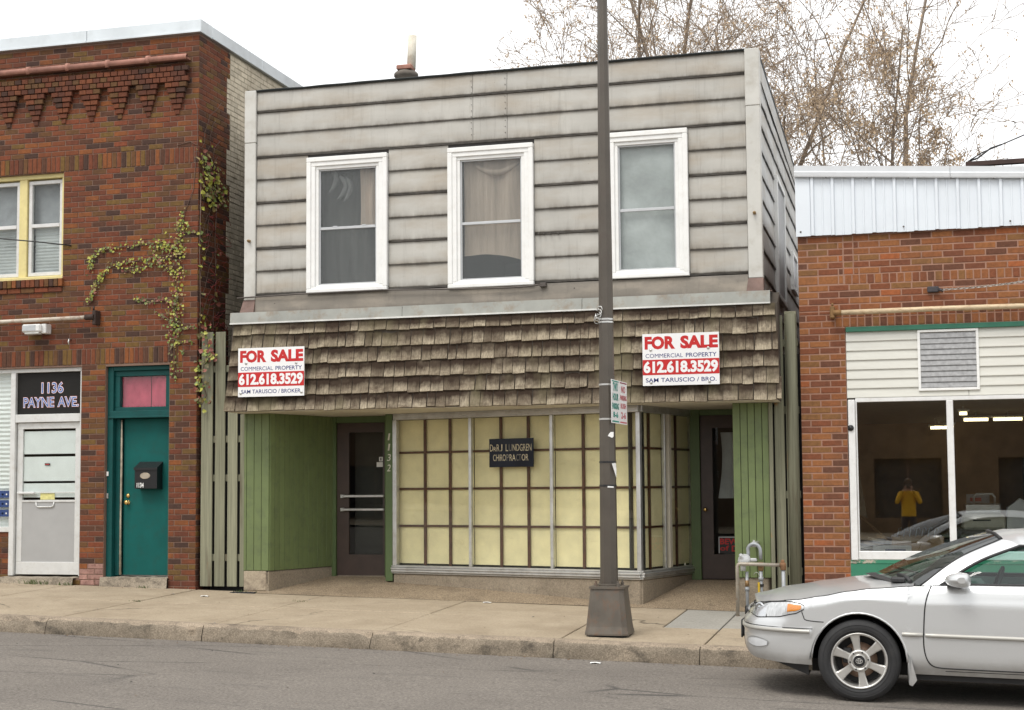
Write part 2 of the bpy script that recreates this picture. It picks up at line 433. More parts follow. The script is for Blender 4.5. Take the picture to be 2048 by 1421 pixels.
# ---------------------------------------------------------------- materials of the vacant shop
def siding_mat(name, c, dirt, amt):
    n = N(name); p = n.pos(scale=(1, 1, 1))
    col = n.mix(1.0, c, n.ramp(n.noise(p, 1.3, 5), [(.3, .86), (.7, 1.06)]), 'MULTIPLY')
    col = n.mix(n.ramp(n.noise(n.pos(scale=(.8, .8, 2.2), loc=(1, 5, 2)), 1.6, 6, .6), [(.44, 0.0), (.7, .75)]), col, (.36, .31, .245))
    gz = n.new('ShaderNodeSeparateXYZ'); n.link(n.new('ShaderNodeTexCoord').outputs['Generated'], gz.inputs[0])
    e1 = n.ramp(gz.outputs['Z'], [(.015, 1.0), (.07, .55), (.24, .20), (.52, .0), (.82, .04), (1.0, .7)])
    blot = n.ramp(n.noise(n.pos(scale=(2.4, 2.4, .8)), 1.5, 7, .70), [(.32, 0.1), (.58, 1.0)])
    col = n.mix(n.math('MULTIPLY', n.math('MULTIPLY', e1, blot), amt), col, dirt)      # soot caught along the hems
    streak = n.ramp(n.noise(n.pos(scale=(17, 17, .5)), 1.0, 6, .7), [(.54, 0.0), (.80, .38)])
    col = n.mix(streak, col, dirt)
    spk = n.ramp(n.noise(p, 34, 2, .5), [(.74, 0.0), (.78, .5)])
    col = n.mix(spk, col, (.12, .10, .085))
    n.bump(n.noise(n.pos(scale=(1, 1, 3)), 8, 4), .12, .01)
    return n.set(col, .5, spec=.4)
m_siding = siding_mat('weathered cream metal siding', (.455, .44, .402), (.12, .105, .083), 1.0)
m_siding_low = siding_mat('sooty lower sheet', (.185, .163, .133), (.07, .06, .048), 1.0)
m_siding_side = siding_mat('side siding', (.56, .56, .54), (.07, .07, .068), .95)
m_bead = plain('sooty joint bead', (.075, .066, .056), .6, var=.4, scale=14)
m_trim = plain('cream corner trim', (.56, .55, .51), .45, var=.12, scale=2, dirt=(.30, .26, .19), dirt_amt=.4)
m_rust = plain('rusty brown metal', (.17, .105, .085), .7, var=.3, dirt=(.10, .05, .03), dirt_amt=.6)
m_gal = plain('dull galvanised flashing', (.33, .335, .305), .5, .25, var=.22, scale=3, dirt=(.23, .15, .085), dirt_amt=.6)
m_lip = plain('white drip lip', (.66, .66, .63), .5)
m_white = plain('white vinyl window trim', (.80, .80, .78), .35, var=.05, dirt=(.55, .50, .42), dirt_amt=.2)
m_sash = plain('grey storm sash', (.50, .51, .52), .35, .3, var=.08)
m_tar = plain('black roofing felt', (.02, .024, .024), .8)
m_teal = plain('teal roof edge', (.03, .16, .15), .6)
m_dark = plain('unlit room', (.05, .047, .045), .9)
m_glass = glass_mat('window glass'); m_shop_glass = glass_mat('old shop glass', (.97, .98, .96), .045)
nS = N('insect screen'); tS = nS.new('ShaderNodeBsdfTransparent'); mS = nS.new('ShaderNodeMixShader'); mS.inputs[0].default_value = .42
nS.b.inputs['Base Color'].default_value = (.13, .13, .135, 1); nS.b.inputs['Roughness'].default_value = .8
nS.link(tS.outputs[0], mS.inputs[1]); nS.link(nS.b.outputs[0], mS.inputs[2]); nS.link(mS.outputs[0], nS.out.inputs['Surface']); m_screen = nS.mat
def cloth(name, c, sc=(14, 1, 1)):
    n = N(name); k = n.ramp(n.noise(n.pos(scale=sc), 1.0, 4, .6), [(.3, .72), (.7, 1.15)]); n.bump(n.noise(n.pos(scale=sc), 2.0, 3), .5, .03)
    return n.set(n.mix(1.0, c, k, 'MULTIPLY'), .9, spec=.1)
m_cur_beige = cloth('beige curtain cloth', (.80, .64, .53)); m_cur_grey = cloth('pale blind cloth', (.43, .45, .455), (2, 2, 2)); m_cur_dim = cloth('dim grey curtain', (.16, .155, .15), (8, 8, 1))
nW = N('weathered cedar'); pW = nW.pos()
rW = nW.rnd()
cW = nW.ramp(rW, [(0, (.228, .188, .132)), (.2, (.315, .265, .192)), (.4, (.178, .145, .102)), (.6, (.278, .230, .166)), (.8, (.37, .315, .23)), (1, (.138, .110, .078))])
gW = nW.ramp(nW.noise(nW.pos(scale=(60, 60, 2.2)), 1.0, 6, .7), [(.28, .45), (.5, 1.0), (.72, 1.4)])
cW = nW.mix(1.0, cW, gW, 'MULTIPLY')
cW = nW.mix(nW.ramp(nW.noise(nW.pos(scale=(3.0, 3, 6.5)), 1.6, 6, .7), [(.46, 0.0), (.70, .85)]), cW, (.085, .06, .042))
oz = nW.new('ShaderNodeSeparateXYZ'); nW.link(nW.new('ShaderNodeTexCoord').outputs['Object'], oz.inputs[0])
top_dark = nW.math('MULTIPLY', nW.ramp(nW.math('ADD', oz.outputs['Z'], nW.math('MULTIPLY', nW.noise(nW.pos(scale=(9, 9, 1.5)), 1.0, 4, .7), .20)), [(.135, 0.0), (.235, 1.0)]), nW.ramp(nW.noise(nW.pos(scale=(3, 3, 3)), 1.0, 3), [(.3, .65), (.5, 1.0)]))
cW = nW.mix(top_dark, cW, (.040, .027, .019))                        # dark brown toward the top of each shingle, broken up by noise
cW = nW.mix(nW.ramp(nW.noise(nW.pos(scale=(1.3, 1.3, .35), loc=(4, 0, 0)), 1.6, 4, .5), [(.55, 0.0), (.72, .55)]), cW, (.19, .17, .10))
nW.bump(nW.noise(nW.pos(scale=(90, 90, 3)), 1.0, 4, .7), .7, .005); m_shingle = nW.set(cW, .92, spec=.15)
def board_mat(name, c, dark, rnd=.25, knots=True, sc=45):
    n = N(name); p = n.pos()
    k = n.ramp(n.noise(n.pos(scale=(sc, sc, 1.1)), 1.0, 5, .65), [(.3, .72), (.7, 1.2)])
    col = n.mix(1.0, c, k, 'MULTIPLY'); col = n.mix(1.0, col, n.ramp(n.rnd(), [(0, 1 - rnd), (1, 1 + rnd)]), 'MULTIPLY')
    if knots:
        col = n.mix(n.ramp(n.noise(n.pos(scale=(9, 9, 2.4)), 1.0, 3, .5, .6), [(.68, 0.0), (.75, .9)]), col, (.30, .17, .07))
        col = n.mix(n.ramp(n.noise(n.pos(scale=(11, 11, .8), loc=(7, 0, 0)), 1.0, 5, .6), [(.56, 0.0), (.72, .8)]), col, dark)
    n.bump(n.noise(n.pos(scale=(70, 70, 1.5)), 1.0, 3), .5, .004)
    return n.set(col, .85, spec=.2)
m_fence = board_mat('weathered treated pine', (.225, .222, .155), (.10, .075, .05))
m_green = plain('apple green painted board', (.138, .180, .068), .55, var=.10, scale=3, dirt=(.075, .095, .05), dirt_amt=.55, rnd=.05, bump=.15)
m_green_dk = plain('green painted jamb', (.085, .13, .046), .55, var=.1)
m_alu = plain('dull aluminium', (.60, .60, .58), .35, .75, var=.18, scale=5, dirt=(.30, .25, .19), dirt_amt=.4)
m_lattice = plain('dark brown lattice bar', (.095, .036, .018), .5, var=.5, scale=12)
m_door_brown = plain('dark brown door', (.062, .040, .032), .45, var=.2)
m_soffit = plain('beige soffit board', (.60, .55, .44), .7, var=.12, scale=1.5, dirt=(.36, .31, .22), dirt_amt=.4)
nC = N('cream window shade'); pC = nC.pos()
cC = nC.mix(1.0, (.93, .83, .52), nC.ramp(nC.noise(pC, 3.5, 5, .6), [(.25, .80), (.75, 1.05)]), 'MULTIPLY')
cC = nC.mix(nC.ramp(nC.noise(nC.pos(scale=(2, 2, 5)), 2.0, 6, .7), [(.60, 0.0), (.78, .45)]), cC, (.52, .42, .20))
nC.bump(nC.noise(pC, 70, 2), .5, .004); m_cream = nC.set(cC, .8, spec=.2)
m_brass = plain('brass', (.75, .50, .18), .25, .9, var=.05)
m_paper = plain('white paper', (.78, .78, .76), .7, var=.06)
m_black = plain('black paint', (.015, .015, .016), .4)

# ---------------------------------------------------------------- vacant two-storey shop
SH = thing('shop_building', 'vacant two-storey shop clad in dirty cream metal siding over a shingled awning', 'building', (-5.0, 17.5, .2))
WIN = [(-7.45, -6.34, 4.135, 5.91), (-5.528, -4.41, 4.115, 5.905), (-3.50, -2.477, 4.14, 5.95)]
wl = MB()
holes = [(a + .1, b - .1, c + .06, d - .1) for a, b, c, d in WIN]
for (a, b, c, d) in rects(-8.29, -1.63, 2.75, 6.84, holes): wl.box(a, b, 17.505, 17.62, c, d)
wl.box(-8.29, -8.19, 17.62, 30, .1, 6.75)
for (a, b, c, d) in rects(17.62, 30, .1, 6.55, []): wl.box(-1.74, -1.64, a, b, c, d)
wl.box(-8.19, -1.74, 29.9, 30, .1, 6.5)
wl.box(-8.19, -1.74, 19.05, 29.9, 2.9, 3.0)
part('wall', wl, m_dark, SH)
rf = MB(); rf.add([(-8.3, 17.52, 6.845), (-1.61, 17.52, 6.865), (-1.61, 30.02, 6.45), (-8.3, 30.02, 6.45), (-8.3, 17.52, 6.80), (-1.61, 17.52, 6.80), (-1.61, 30.02, 6.38), (-8.3, 30.02, 6.38)], [(0, 1, 2, 3), (7, 6, 5, 4), (0, 4, 5, 1), (1, 5, 6, 2), (2, 6, 7, 3), (3, 7, 4, 0)])
part('roof', rf, m_tar, SH)
re_ = MB(); rows = []
for i in range(60):
    x = -8.33 + i * (8.33 - 1.66) / 59; w = noise.noise(Vector((x * 2.2, 1, 0))) * .010
    rows.append([(x, 17.478, 6.845), (x, 17.462, 6.866 + w), (x, 17.475, 6.878 + w), (x, 17.6, 6.872 + w)])
re_.grid(rows, 0, False, mf=lambda i, j: 1 if j == 2 and i < 46 else 0)
part('roof_edge', re_, [m_tar, m_teal], SH)
# chimney and vent pipe on the roof
ch = MB(); ch.lathe([(.15, 6.6), (.15, 6.9), (.15, 7.33), (.17, 7.345), (.17, 7.385), (.13, 7.42), (.0, 7.425)], (-6.62, 19.0, 0), (0, 0, 1), 14, 0)
cf = part('chimney', ch, plain('tarred chimney base', (.15, .13, .11), .9, bump=.5, scale=14), SH)
part('chimney_brick', MB().box(-6.72, -6.50, 18.86, 19.05, 7.42, 7.485, 0, .01), m_terracotta, cf)
vp = MB(); vp.tube([(-6.545, 19.0, 7.45), (-6.535, 19.0, 7.70), (-6.53, 19.0, 7.92)], [.062, .062, .064], 14); 
part('vent_pipe', vp, plain('stained white pipe', (.70, .66, .56), .5, var=.2, dirt=(.50, .38, .24), dirt_amt=.5), cf)

def panel(x0, x1, z0, z1, ybase=17.5, mat=m_siding, hem=.015, nm='siding_panel', axis='x', X=0):
    nx = max(2, int((x1 - x0) / .16)); rows = []
    for j, (t, y) in enumerate([(0, 0), (0, -hem), (.04, -hem - .001), (.12, -hem * .92), (.5, -hem * .55), (.9, -hem * .2), (1, -.003)]):
        r = []
        for i in range(nx + 1):
            x = x0 + (x1 - x0) * i / nx; z = z0 + (z1 - z0) * t
            dn = noise.noise(Vector((x * 2.1, z * 4.3, 3.1))) * .009 * (1 if 0 < t < 1 else .3)
            zz = z + noise.noise(Vector((x * 1.3, z0 * 9, .2))) * .004 * (1 - t)
            r.append((x, ybase + y + dn, zz) if axis == 'x' else (X - y - dn, x, zz))
        rows.append(r)
    return part(nm, MB().grid(rows, 0, True, flip=(axis == 'x' and False)), mat, SH)
ZJ = [4.153 + .3035 * k for k in range(9)]                        # siding joints, every second one doubled
runs = [(-8.176, -7.455), (-6.335, -5.533), (-4.405, -3.505), (-2.472, -1.778)]
for k in range(8):
    z0, z1 = ZJ[k], ZJ[k + 1]; thick = k % 2 == 0
    segs = runs if k < 6 else [(-8.176, -5.205), (-5.20, -4.755), (-4.75, -1.778)]
    for a, b in segs: panel(a, b, z0 + (.011 if thick else .004), z1 - .003)
for a, b in [(-8.176, -5.205), (-5.20, -4.755), (-4.75, -1.778)]: panel(a, b, ZJ[8] + .011, 6.855)
for k in range(9):
    bd = MB(); segs = runs if 0 < k < 6 else [(-8.176, -1.778)]
    for a, b in segs:
        if k % 2 == 0:
            for dz, r in ((.006, .006), (-.008, .007)):
                bd.tube([(a + (b - a) * i / 6, 17.484 + random.uniform(-.002, .002), ZJ[k] + dz + random.uniform(-.0015, .0015)) for i in range(7)], r, 6)
            bd.box(a, b, 17.488, 17.5, ZJ[k] - .017, ZJ[k] + .011)
        else: bd.box(a, b, 17.482, 17.5, ZJ[k] - .004, ZJ[k] + .003)
        part('joint_bead', bd, m_bead, SH); bd = MB()
panel(-8.176, -1.778, 3.90, 4.128, 17.47, m_siding_low, .045, 'lower_sheet')
rv = MB()
for x in (-5.22, -4.775):
    for k in range(12): rv.lathe([(0.006, 0), (.006, .006), (0, .008)], (x + random.uniform(-.004, .004), 17.482, 5.99 + k * .077), (0, -1, 0), 6)
for x, z in ((-7.9, 4.02), (-3.9, 4.05), (-2.3, 4.03), (-4.35, 4.75), (-4.28, 4.74), (-4.2, 4.745), (-4.1, 4.74)): rv.lathe([(.012, 0), (.010, .02), (0, .022)], (x, 17.47, z), (0, -1, 0), 7)
r_o = part('rivets', rv, m_bead, SH); r_o['kind'] = 'stuff'
for x0, x1 in ((-8.345, -8.18), (-1.775, -1.60)):
    tr = MB()
    tr.box(x0, x1, 17.455, 17.62, 6.17, 6.87, 0, .008); tr.box(x0 + .002, x1 - .002, 17.458, 17.62, 4.08, 6.168, 0, .008)
    t_ = part('corner_trim', tr, m_trim, SH)
    ft = MB(); ft.add([(x0, 17.457, 4.08), (x1, 17.457, 4.08), (x1 + .01, 17.38, 3.90), (x0 - .02, 17.38, 3.90), (x0, 17.6, 4.08), (x1, 17.6, 4.08), (x1, 17.6, 3.9), (x0, 17.6, 3.9)], [(0, 3, 2, 1), (4, 5, 6, 7), (0, 4, 7, 3), (1, 2, 6, 5)])
    part('trim_foot', ft, m_rust, t_)
    rs = MB(); rs.lathe([(.02, 0), (.02, .03), (.012, .032), (.012, .06), (0, .06)], ((x0 + x1) / 2, 17.455, 4.86), (0, -1, 0), 10)
    part('lag_bolt', rs, plain('rusty bolt', (.30, .20, .09), .6, .3), t_)
# right-hand side wall: siding boards running back under the falling roof
for k in range(-5, 9):
    z0 = 4.153 + .3035 * k; z1 = min(z0 + .30, 6.50)
    panel(17.62, 24.0, z0 + .006, z1, 0, m_siding_side, .02, 'side_siding_board', 'y', -1.635)
tp = MB(); tp.add([(-1.612, 17.62, 6.55), (-1.612, 30, 6.2), (-1.612, 30, 6.46), (-1.612, 17.62, 6.86)], [(0, 1, 2, 3)]); part('side_fascia', tp, m_siding_side, SH)
for (a, b, c, d) in ((19.5, 20.8, 4.10, 5.75), (22.2, 23.1, 4.55, 5.15)):
    f = MB()
    for (p, q, r, s_) in rects(a, b, c, d, [(a + .07, b - .07, c + .07, d - .07)]): f.box(-1.64, -1.575, p, q, r, s_, 0, .006)
    fo = part('window', f, m_white, SH); OFF.pop(fo, None)
    part('pane', MB().box(-1.605, -1.600, a + .07, b - .07, c + .07, d - .07), plain('dusty side pane', (.30, .31, .32), .35) if a < 20 else bpy.data.materials['dusty side pane'], fo)

def frame(mb, x0, x1, z0, z1, w, yf, yb, m=0, b=.005, wb=None):
    wb = w if wb is None else wb
    mb.box(x0, x1, yf, yb, z1 - w, z1, m, b); mb.box(x0, x1, yf, yb, z0, z0 + wb, m, b)
    mb.box(x0, x0 + w, yf + .0015, yb, z0 + wb, z1 - w, m, b); mb.box(x1 - w, x1, yf + .0015, yb, z0 + wb, z1 - w, m, b)
def curtain(x0, x1, z0, z1, y, folds, amp, hem=None):
    rows = []; n = max(10, int(folds * 8))
    for j in range(9):
        r = []
        for i in range(n + 1):
            u = i / n; x = x0 + (x1 - x0) * u
            zb = z0 + (hem(u) if hem else 0); z = zb + (z1 - zb) * j / 8
            r.append((x, y + amp * math.sin(u * folds * 2 * PI + 1.3 * math.sin(j * .5)), z))
        rows.append(r)
    return MB().grid(rows)
meets = [4.975, 4.935, 4.985]
for wi, ((a, b, c, d), mz) in enumerate(zip(WIN, meets)):
    f = MB()
    frame(f, a, b, c, d, .062, 17.425, 17.51, 0, .007, .05)
    frame(f, a + .058, b - .058, c + .046, d - .058, .06, 17.44, 17.51, 0, .006, .03)
    frame(f, a + .114, b - .114, c + .072, d - .114, .045, 17.462, 17.53, 0, .005, .03)
    w_ = part('window', f, m_white, SH)
    g0, g1, h0, h1 = a + .157, b - .157, c + .10, d - .157
    s_ = MB(); frame(s_, g0, g1, h0, h1, .020, 17.487, 17.515, 0, .003)
    s_.box(g0 + .02, g1 - .02, 17.484, 17.512, mz - .018, mz + .018, 0, .004)
    if wi == 0:
        for q in (.28, .78): s_.box(g0 + q * (g1 - g0) - .03, g0 + q * (g1 - g0) + .03, 17.48, 17.49, mz + .01, mz + .028, 0, .003)
    part('sash', s_, m_sash, w_)
    part('pane', MB().box(g0 + .02, g1 - .02, 17.502, 17.505, h0 + .02, mz - .018).box(g0 + .02, g1 - .02, 17.502, 17.505, mz + .018, h1 - .02), m_glass, w_)
    if wi < 2: part('insect_screen', MB().quad((g0, 17.509, h0), (g1, 17.509, h0), (g1, 17.509, h1), (g0, 17.509, h1)), m_screen, w_)
    if wi == 0:
        part('curtain', curtain(g0 + .53, g1 + .05, mz + .0, h1, 17.60, 3, .018), m_cur_beige, w_)
        sw = MB()
        for k, (cx, cz, rr) in enumerate(((g0 + .12, 5.62, .10), (g0 + .24, 5.52, .12), (g0 + .33, 5.5, .09))):
            sw.tube([(cx + rr * math.sin(t * .5) * .8, 17.59 + .01 * math.cos(t), cz + .16 - t * .045) for t in range(8)], [.012, .03, .036, .03, .035, .03, .02, .01], 7)
        part('curtain_swag', sw, cloth('dusty net curtain', (.30, .30, .30)), w_)
        part('curtain', curtain(g0 - .1, g1 + .1, h0 - .1, h1, 17.75, 5, .03), m_cur_dim, w_)
    elif wi == 1:
        part('curtain', curtain(g0 + .02, g1 - .02, h0 + .30, h1 + .03, 17.585, 2.2, .012, lambda u: -.09 * u + .05 * math.sin(u * 3.0) + .02), m_cur_beige, w_)
        sw = MB(); sw.tube([(g0 + .18 + .55 * t / 8, 17.57, h1 - .06 - .11 * math.sin(PI * t / 8)) for t in range(9)], [.02, .03, .035, .04, .045, .04, .035, .03, .02], 8)
        part('curtain_swag', sw, m_cur_beige, w_)
    else:
        part('blind', curtain(g0 + .005, g1 - .005, h0, h1, 17.56, 1.5, .004), m_cur_grey, w_)
# cable stapled along the bottom of the siding
cb = MB(); cb.tube([(-8.42, 17.43, 4.11), (-8.2, 17.425, 4.115), (-7.6, 17.41, 4.125), (-6.4, 17.405, 4.13), (-5.5, 17.40, 4.10), (-4.75, 17.40, 4.085), (-4.5, 17.40, 4.09), (-4.3, 17.41, 4.11)], .011, 6)
cb.box(-4.33, -4.25, 17.40, 17.47, 4.08, 4.13, 0, .006)
part('conduit', cb, plain('dark conduit', (.09, .075, .065), .6), SH)

# shingled awning roof (mansard)
ms = MB(); ms.add([(-8.37, 17.20, 3.74), (-1.42, 17.20, 3.74), (-1.42, 17.035, 2.60), (-8.37, 17.035, 2.60), (-8.37, 17.5, 3.9), (-1.42, 17.5, 3.9), (-1.42, 17.5, 2.60), (-8.37, 17.5, 2.60)],
                  [(0, 3, 2, 1), (0, 1, 5, 4), (0, 4, 7, 3), (1, 2, 6, 5), (3, 7, 6, 2)])
MS = part('mansard_roof', ms, plain('mansard sheathing', (.06, .048, .036), .9), SH)
def shingle_mesh(w, seed):
    r = random.Random(seed); mb = MB(); L = .27; tb = .027
    k = r.uniform(-.006, .006); k2 = r.uniform(-.006, .006); wp = r.uniform(-.004, .006)
    f = [(-w / 2, -tb, -L * 0 + k), (0, -tb - wp, (k + k2) / 2 + r.uniform(-.003, .003)), (w / 2, -tb, k2), (-w / 2, -.006, L), (0, -.006 - wp * .5, L), (w / 2, -.006, L)]
    b_ = [(p[0], .004, p[2]) for p in f]
    mb.add(f + b_, [(0, 1, 4, 3), (1, 2, 5, 4), (6, 9, 10, 7), (7, 10, 11, 8), (0, 6, 7, 1), (1, 7, 8, 2), (0, 3, 9, 6), (2, 8, 11, 5), (3, 4, 10, 9), (4, 5, 11, 10)])
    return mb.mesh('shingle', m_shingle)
SHM = {}
for wv in (.095, .12, .145, .17, .20):
    SHM[wv] = [shingle_mesh(wv, int(wv * 1000) + q) for q in range(4)]
rowz = [2.597, 2.797, 2.993, 3.190, 3.390, 3.585]
dy = (17.20 - 17.035) / (3.74 - 2.60)
for k, z in enumerate(rowz):
    x = -8.405 + .010 * k + random.uniform(0, .01); end = -1.385 - .012 * k
    sag = random.uniform(-.004, .004)
    while x < end - .03:
        w = random.choices([.095, .12, .145, .17, .20], [.12, .22, .3, .26, .10])[0]
        w = min([q for q in SHM], key=lambda q: abs(q - w))
        sc = random.uniform(.93, 1.07); ww = w * sc
        if x + ww > end: sc = max(.3, (end - x) / w); ww = w * sc
        if k == 5: zs = .56
        else: zs = 1.0
        zz = z + random.uniform(-.009, .007) + sag + .006 * noise.noise(Vector((x * 1.1, k * 3, 0)))
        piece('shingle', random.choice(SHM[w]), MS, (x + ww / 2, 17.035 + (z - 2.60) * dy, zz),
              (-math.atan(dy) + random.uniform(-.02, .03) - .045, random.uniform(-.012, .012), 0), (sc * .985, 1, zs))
        x += ww + random.choice((.004, .006, .009, .013))
fl = MB()
for a, b in ((-8.40, -6.05), (-6.045, -3.75), (-3.745, -1.50)):
    w1 = random.uniform(-.004, .004)
    fl.add([(a, 17.42, 3.905), (b, 17.42, 3.905), (b, 17.185, 3.885 + w1), (a, 17.185, 3.885), (b, 17.175, 3.752 + w1), (a, 17.175, 3.752), (b, 17.2, 3.735), (a, 17.2, 3.735)], [(0, 3, 2, 1), (3, 5, 4, 2), (5, 7, 6, 4)])
fl.box(-8.40, -1.50, 17.168, 17.20, 3.733, 3.752, 1)
part('flashing', fl, [m_gal, m_lip], SH)
part('apron', MB().add([(-8.40, 17.5, 3.93), (-1.5, 17.5, 3.93), (-1.5, 17.40, 3.906), (-8.4, 17.40, 3.906)], [(0, 3, 2, 1)]), m_rust, SH)
part('soffit', MB().box(-8.36, -1.43, 17.05, 19.2, 2.592, 2.63), m_soffit, SH)

# shop window: three bays set at an angle, a return beside the right door
def frameT(P, Q):
    P, Q = Vector(P), Vector(Q); d = Q - P; W = d.length; d.normalize()
    return Matrix(((d.x, -d.y, 0, P.x), (d.y, d.x, 0, P.y), (0, 0, 1, 0), (0, 0, 0, 1))), W
WT, WW = frameT((-6.56, 18.30), (-3.12, 17.45)); RT, RW = frameT((-3.12, 17.45), (-2.69, 18.9))
fr = MB(WT)
fr.box(0, WW, -.03, .05, 2.51, 2.592, 0, .006); fr.box(.02, WW, -.045, -.03, 2.535, 2.57, 0, .004)
fr.box(-.005, .055, -.035, .05, .56, 2.51, 0, .006)
for u in (1.18, 2.355): fr.box(u - .02, u + .02, -.03, .03, .60, 2.51, 0, .006)
fr.T = None
fr.T = WT; fr.box(WW - .035, WW + .02, -.035, .04, .56, 2.51, 0, .008)
fr.T = RT; fr.box(.03, RW, -.03, .05, 2.51, 2.592, 0, .006); fr.box(.665, .69, -.02, .03, .60, 2.51, 0, .004); fr.box(.75, .83, -.035, .03, .60, 2.51, 1, .006); fr.box(RW - .05, RW, -.03, .04, .56, 2.51, 0, .006)
for T, W in ((WT, WW), (RT, RW)):
    fr.T = T
    for i, (z0, z1, y) in enumerate(((.575, .60, -.045), (.545, .574, -.062), (.512, .544, -.055), (.49, .511, -.040))): fr.box(-.02, W + .012, y, .05, z0, z1, 0, .008)
SW = part('shop_window', fr, [m_alu, m_soffit], SH)
for T, bays in ((WT, ((.055, 1.16), (1.20, 2.335), (2.375, WW - .035))), (RT, ((.03, .665), (.83, RW - .05)))):
    for a, b in bays: part('pane', MB(T).box(a, b, 0, .004, .60, 2.51), m_shop_glass, SW)
lat = MB()
zrow = [.62, 1.115, 1.60, 2.078, 2.51]
def lattice(T, a, b, cols, dy_=0.0):
    xs = [a] + cols + [b]
    for c in cols:
        part('lattice_bar', MB(T).box(c - .019, c + .019, .060 + dy_, .084 + dy_, .60, 2.51, 0, .004), m_lattice, SW)
    for z in zrow[1:4]:
        part('lattice_bar', MB(T).box(a, b, .064 + dy_, .0835 + dy_, z - .014, z + .014, 0, .003), m_lattice, SW)
    for i in range(len(xs) - 1):
        for j in range(4):
            t = random.uniform(-.004, .004)
            mb = MB(T); x0, x1, z0, z1 = xs[i] + .004, xs[i + 1] - .004, zrow[j] + .004, zrow[j + 1] - .004
            rows = [[(x0 + (x1 - x0) * p / 4, .092 + dy_ + t + .006 * math.sin(p * .8 + i) * math.sin(q * .8), z0 + (z1 - z0) * q / 4) for p in range(5)] for q in range(5)]
            mb.grid(rows, 0, True)
            part('shade_panel', mb, m_cream, SW)
lattice(WT, .02, 1.18, [.442, .827]); lattice(WT, 1.18, 2.355, [1.587, 1.985]); lattice(WT, 2.355, WW - .02, [2.757, 3.14])
lattice(RT, .02, .68, [.30], -.053); lattice(RT, .80, RW - .04, [1.06], -.053)
# back boards closing the display space
cl = MB(WT); cl.box(0, WW, .13, .15, .3, 2.59); cl.T = RT; cl.box(.0, RW, .13, .15, .3, 2.59)
part('display_back', cl, m_dark, SH)
bs = MB(WT); bs.box(.0, WW + .0, -.02, .12, .0, .489, 0, .012); bs.T = RT; bs.box(.005, RW, -.02, .12, .0, .4885, 0, .012)
part('foundation', bs, m_base, SH)

# entry floors rising to the two doors
ef = MB(); rows = []
for j in range(9):
    y = 17.3 + j * .2; t = min(1, j / 7)
    rows.append([(x, y, zw(x, 17.3) * (1 - t) + (.425 if x < -4 else .41) * t + .004) for x in (-8.3, -7.6, -6.9, -6.2, -5.5, -4.8, -4.1, -3.4, -2.7, -2.2, -1.6)])
ef.grid(rows, 0, True); part('entry_floor', ef, m_ramp, SH)

# green boards beside the left door
LT, LW = frameT((-7.97, 17.45), (-7.57, 18.72))
def boards(T, w, u0, u1, z0, z1, m=m_green, gap=.006):
    n = max(1, round((u1 - u0) / w)); s_ = (u1 - u0) / n
    for i in range(n):
        part('wall_board', MB(T).box(u0 + i * s_ + gap / 2, u0 + (i + 1) * s_ - gap / 2, -.012, .012, z0, z1, 0, .003), m, SH)
I4 = Matrix.Identity(4)
FT = Matrix.Translation((0, 17.46, 0))
for a, b in ((-8.32, -8.285), (-8.28, -8.18), (-8.175, -8.075), (-8.07, -7.97)): part('wall_board', MB(FT).box(a, b, -.012, .012, .562, 2.59, 0, .003), m_green, SH)
boards(LT, .092, .012, LW, .56, 2.59)
bk = MB(FT); bk.box(-8.32, -7.97, .013, .1, .5, 2.59, 1); bk.T = LT; bk.box(.0, LW, .013, .06, .4, 2.59, 1)
bk.T = None; bk.box(-8.31, -7.975, 17.47, 17.60, .05, .561, 0, .012); bk.T = LT; bk.box(.0, LW + .03, .0, .1, .05, .555, 0, .012)
part('foundation', bk, [m_base, m_joint], SH)
bx_ = MB(); bx_.box(-8.32, -8.0, 17.45, 17.475, .3, .56, 0, .02); part('foundation_patch', bx_, concrete('cracked render', (.36, .30, .22), (.42, .35, .26), (.12, .09, .07), 5, .7), SH)
# left door
dfm = MB(); dfm.box(-7.60, -7.53, 18.66, 18.80, .40, 2.59, 0, .004); dfm.box(-7.53, -6.6, 18.67, 18.80, 2.505, 2.59, 0, .004); dfm.box(-6.81, -6.6, 18.62, 18.80, .40, 2.505, 0, .004)
part('door_frame', dfm, m_green_dk, SH)
gp = MB(); gp.box(-6.672, -6.572, 18.27, 18.75, .39, 2.59, 0, .006); GP = part('door_post', gp, m_green_dk, SH)
hn = MB()
for i, ch_ in enumerate('1132'): text(hn, ch_, -6.648 + (0.012 if ch_ == '1' else 0), -6.600 - (.014 if ch_ == '1' else 0), 2.245 - i * .137, 2.335 - i * .137, 18.267, 0, .0, shear=.15)
part('house_number', hn, plain('painted cream numerals', (.62, .60, .50), .6), GP)
dl = MB(); X0, X1, Z0, Z1 = -7.528, -6.812, .435, 2.503
for (a, b, c, d) in rects(X0, X1, Z0, Z1, [(-7.355, -6.865, .717, 2.375)]): dl.box(a, b, 18.70, 18.745, c, d)
DL = part('door', dl, m_door_brown, SH)
part('pane', MB().box(-7.355, -6.865, 18.72, 18.724, .717, 2.375), m_glass, DL)
part('panel_behind_glass', MB().box(-7.36, -6.86, 18.95, 18.97, .7, 2.4), plain('dark vestibule', (.03, .03, .024), .7), DL)
for z in (1.507, 1.325):
    pb = MB(); pb.box(-7.46, -6.83, 18.645, 18.67, z - .017, z + .017, 0, .006); pb.box(-7.46, -7.42, 18.64, 18.705, z - .025, z + .025, 0, .006)
    part('push_bar', pb, m_alu, DL)
st = MB(); st.box(-6.915, -6.862, 18.693, 18.699, 1.975, 2.035); st.box(-6.95, -6.862, 18.693, 18.699, 1.90, 1.965); st.box(-6.897, -6.88, 18.691, 18.693, 1.985, 2.025, 1)
part('door_notice', st, [m_paper, m_black], DL)
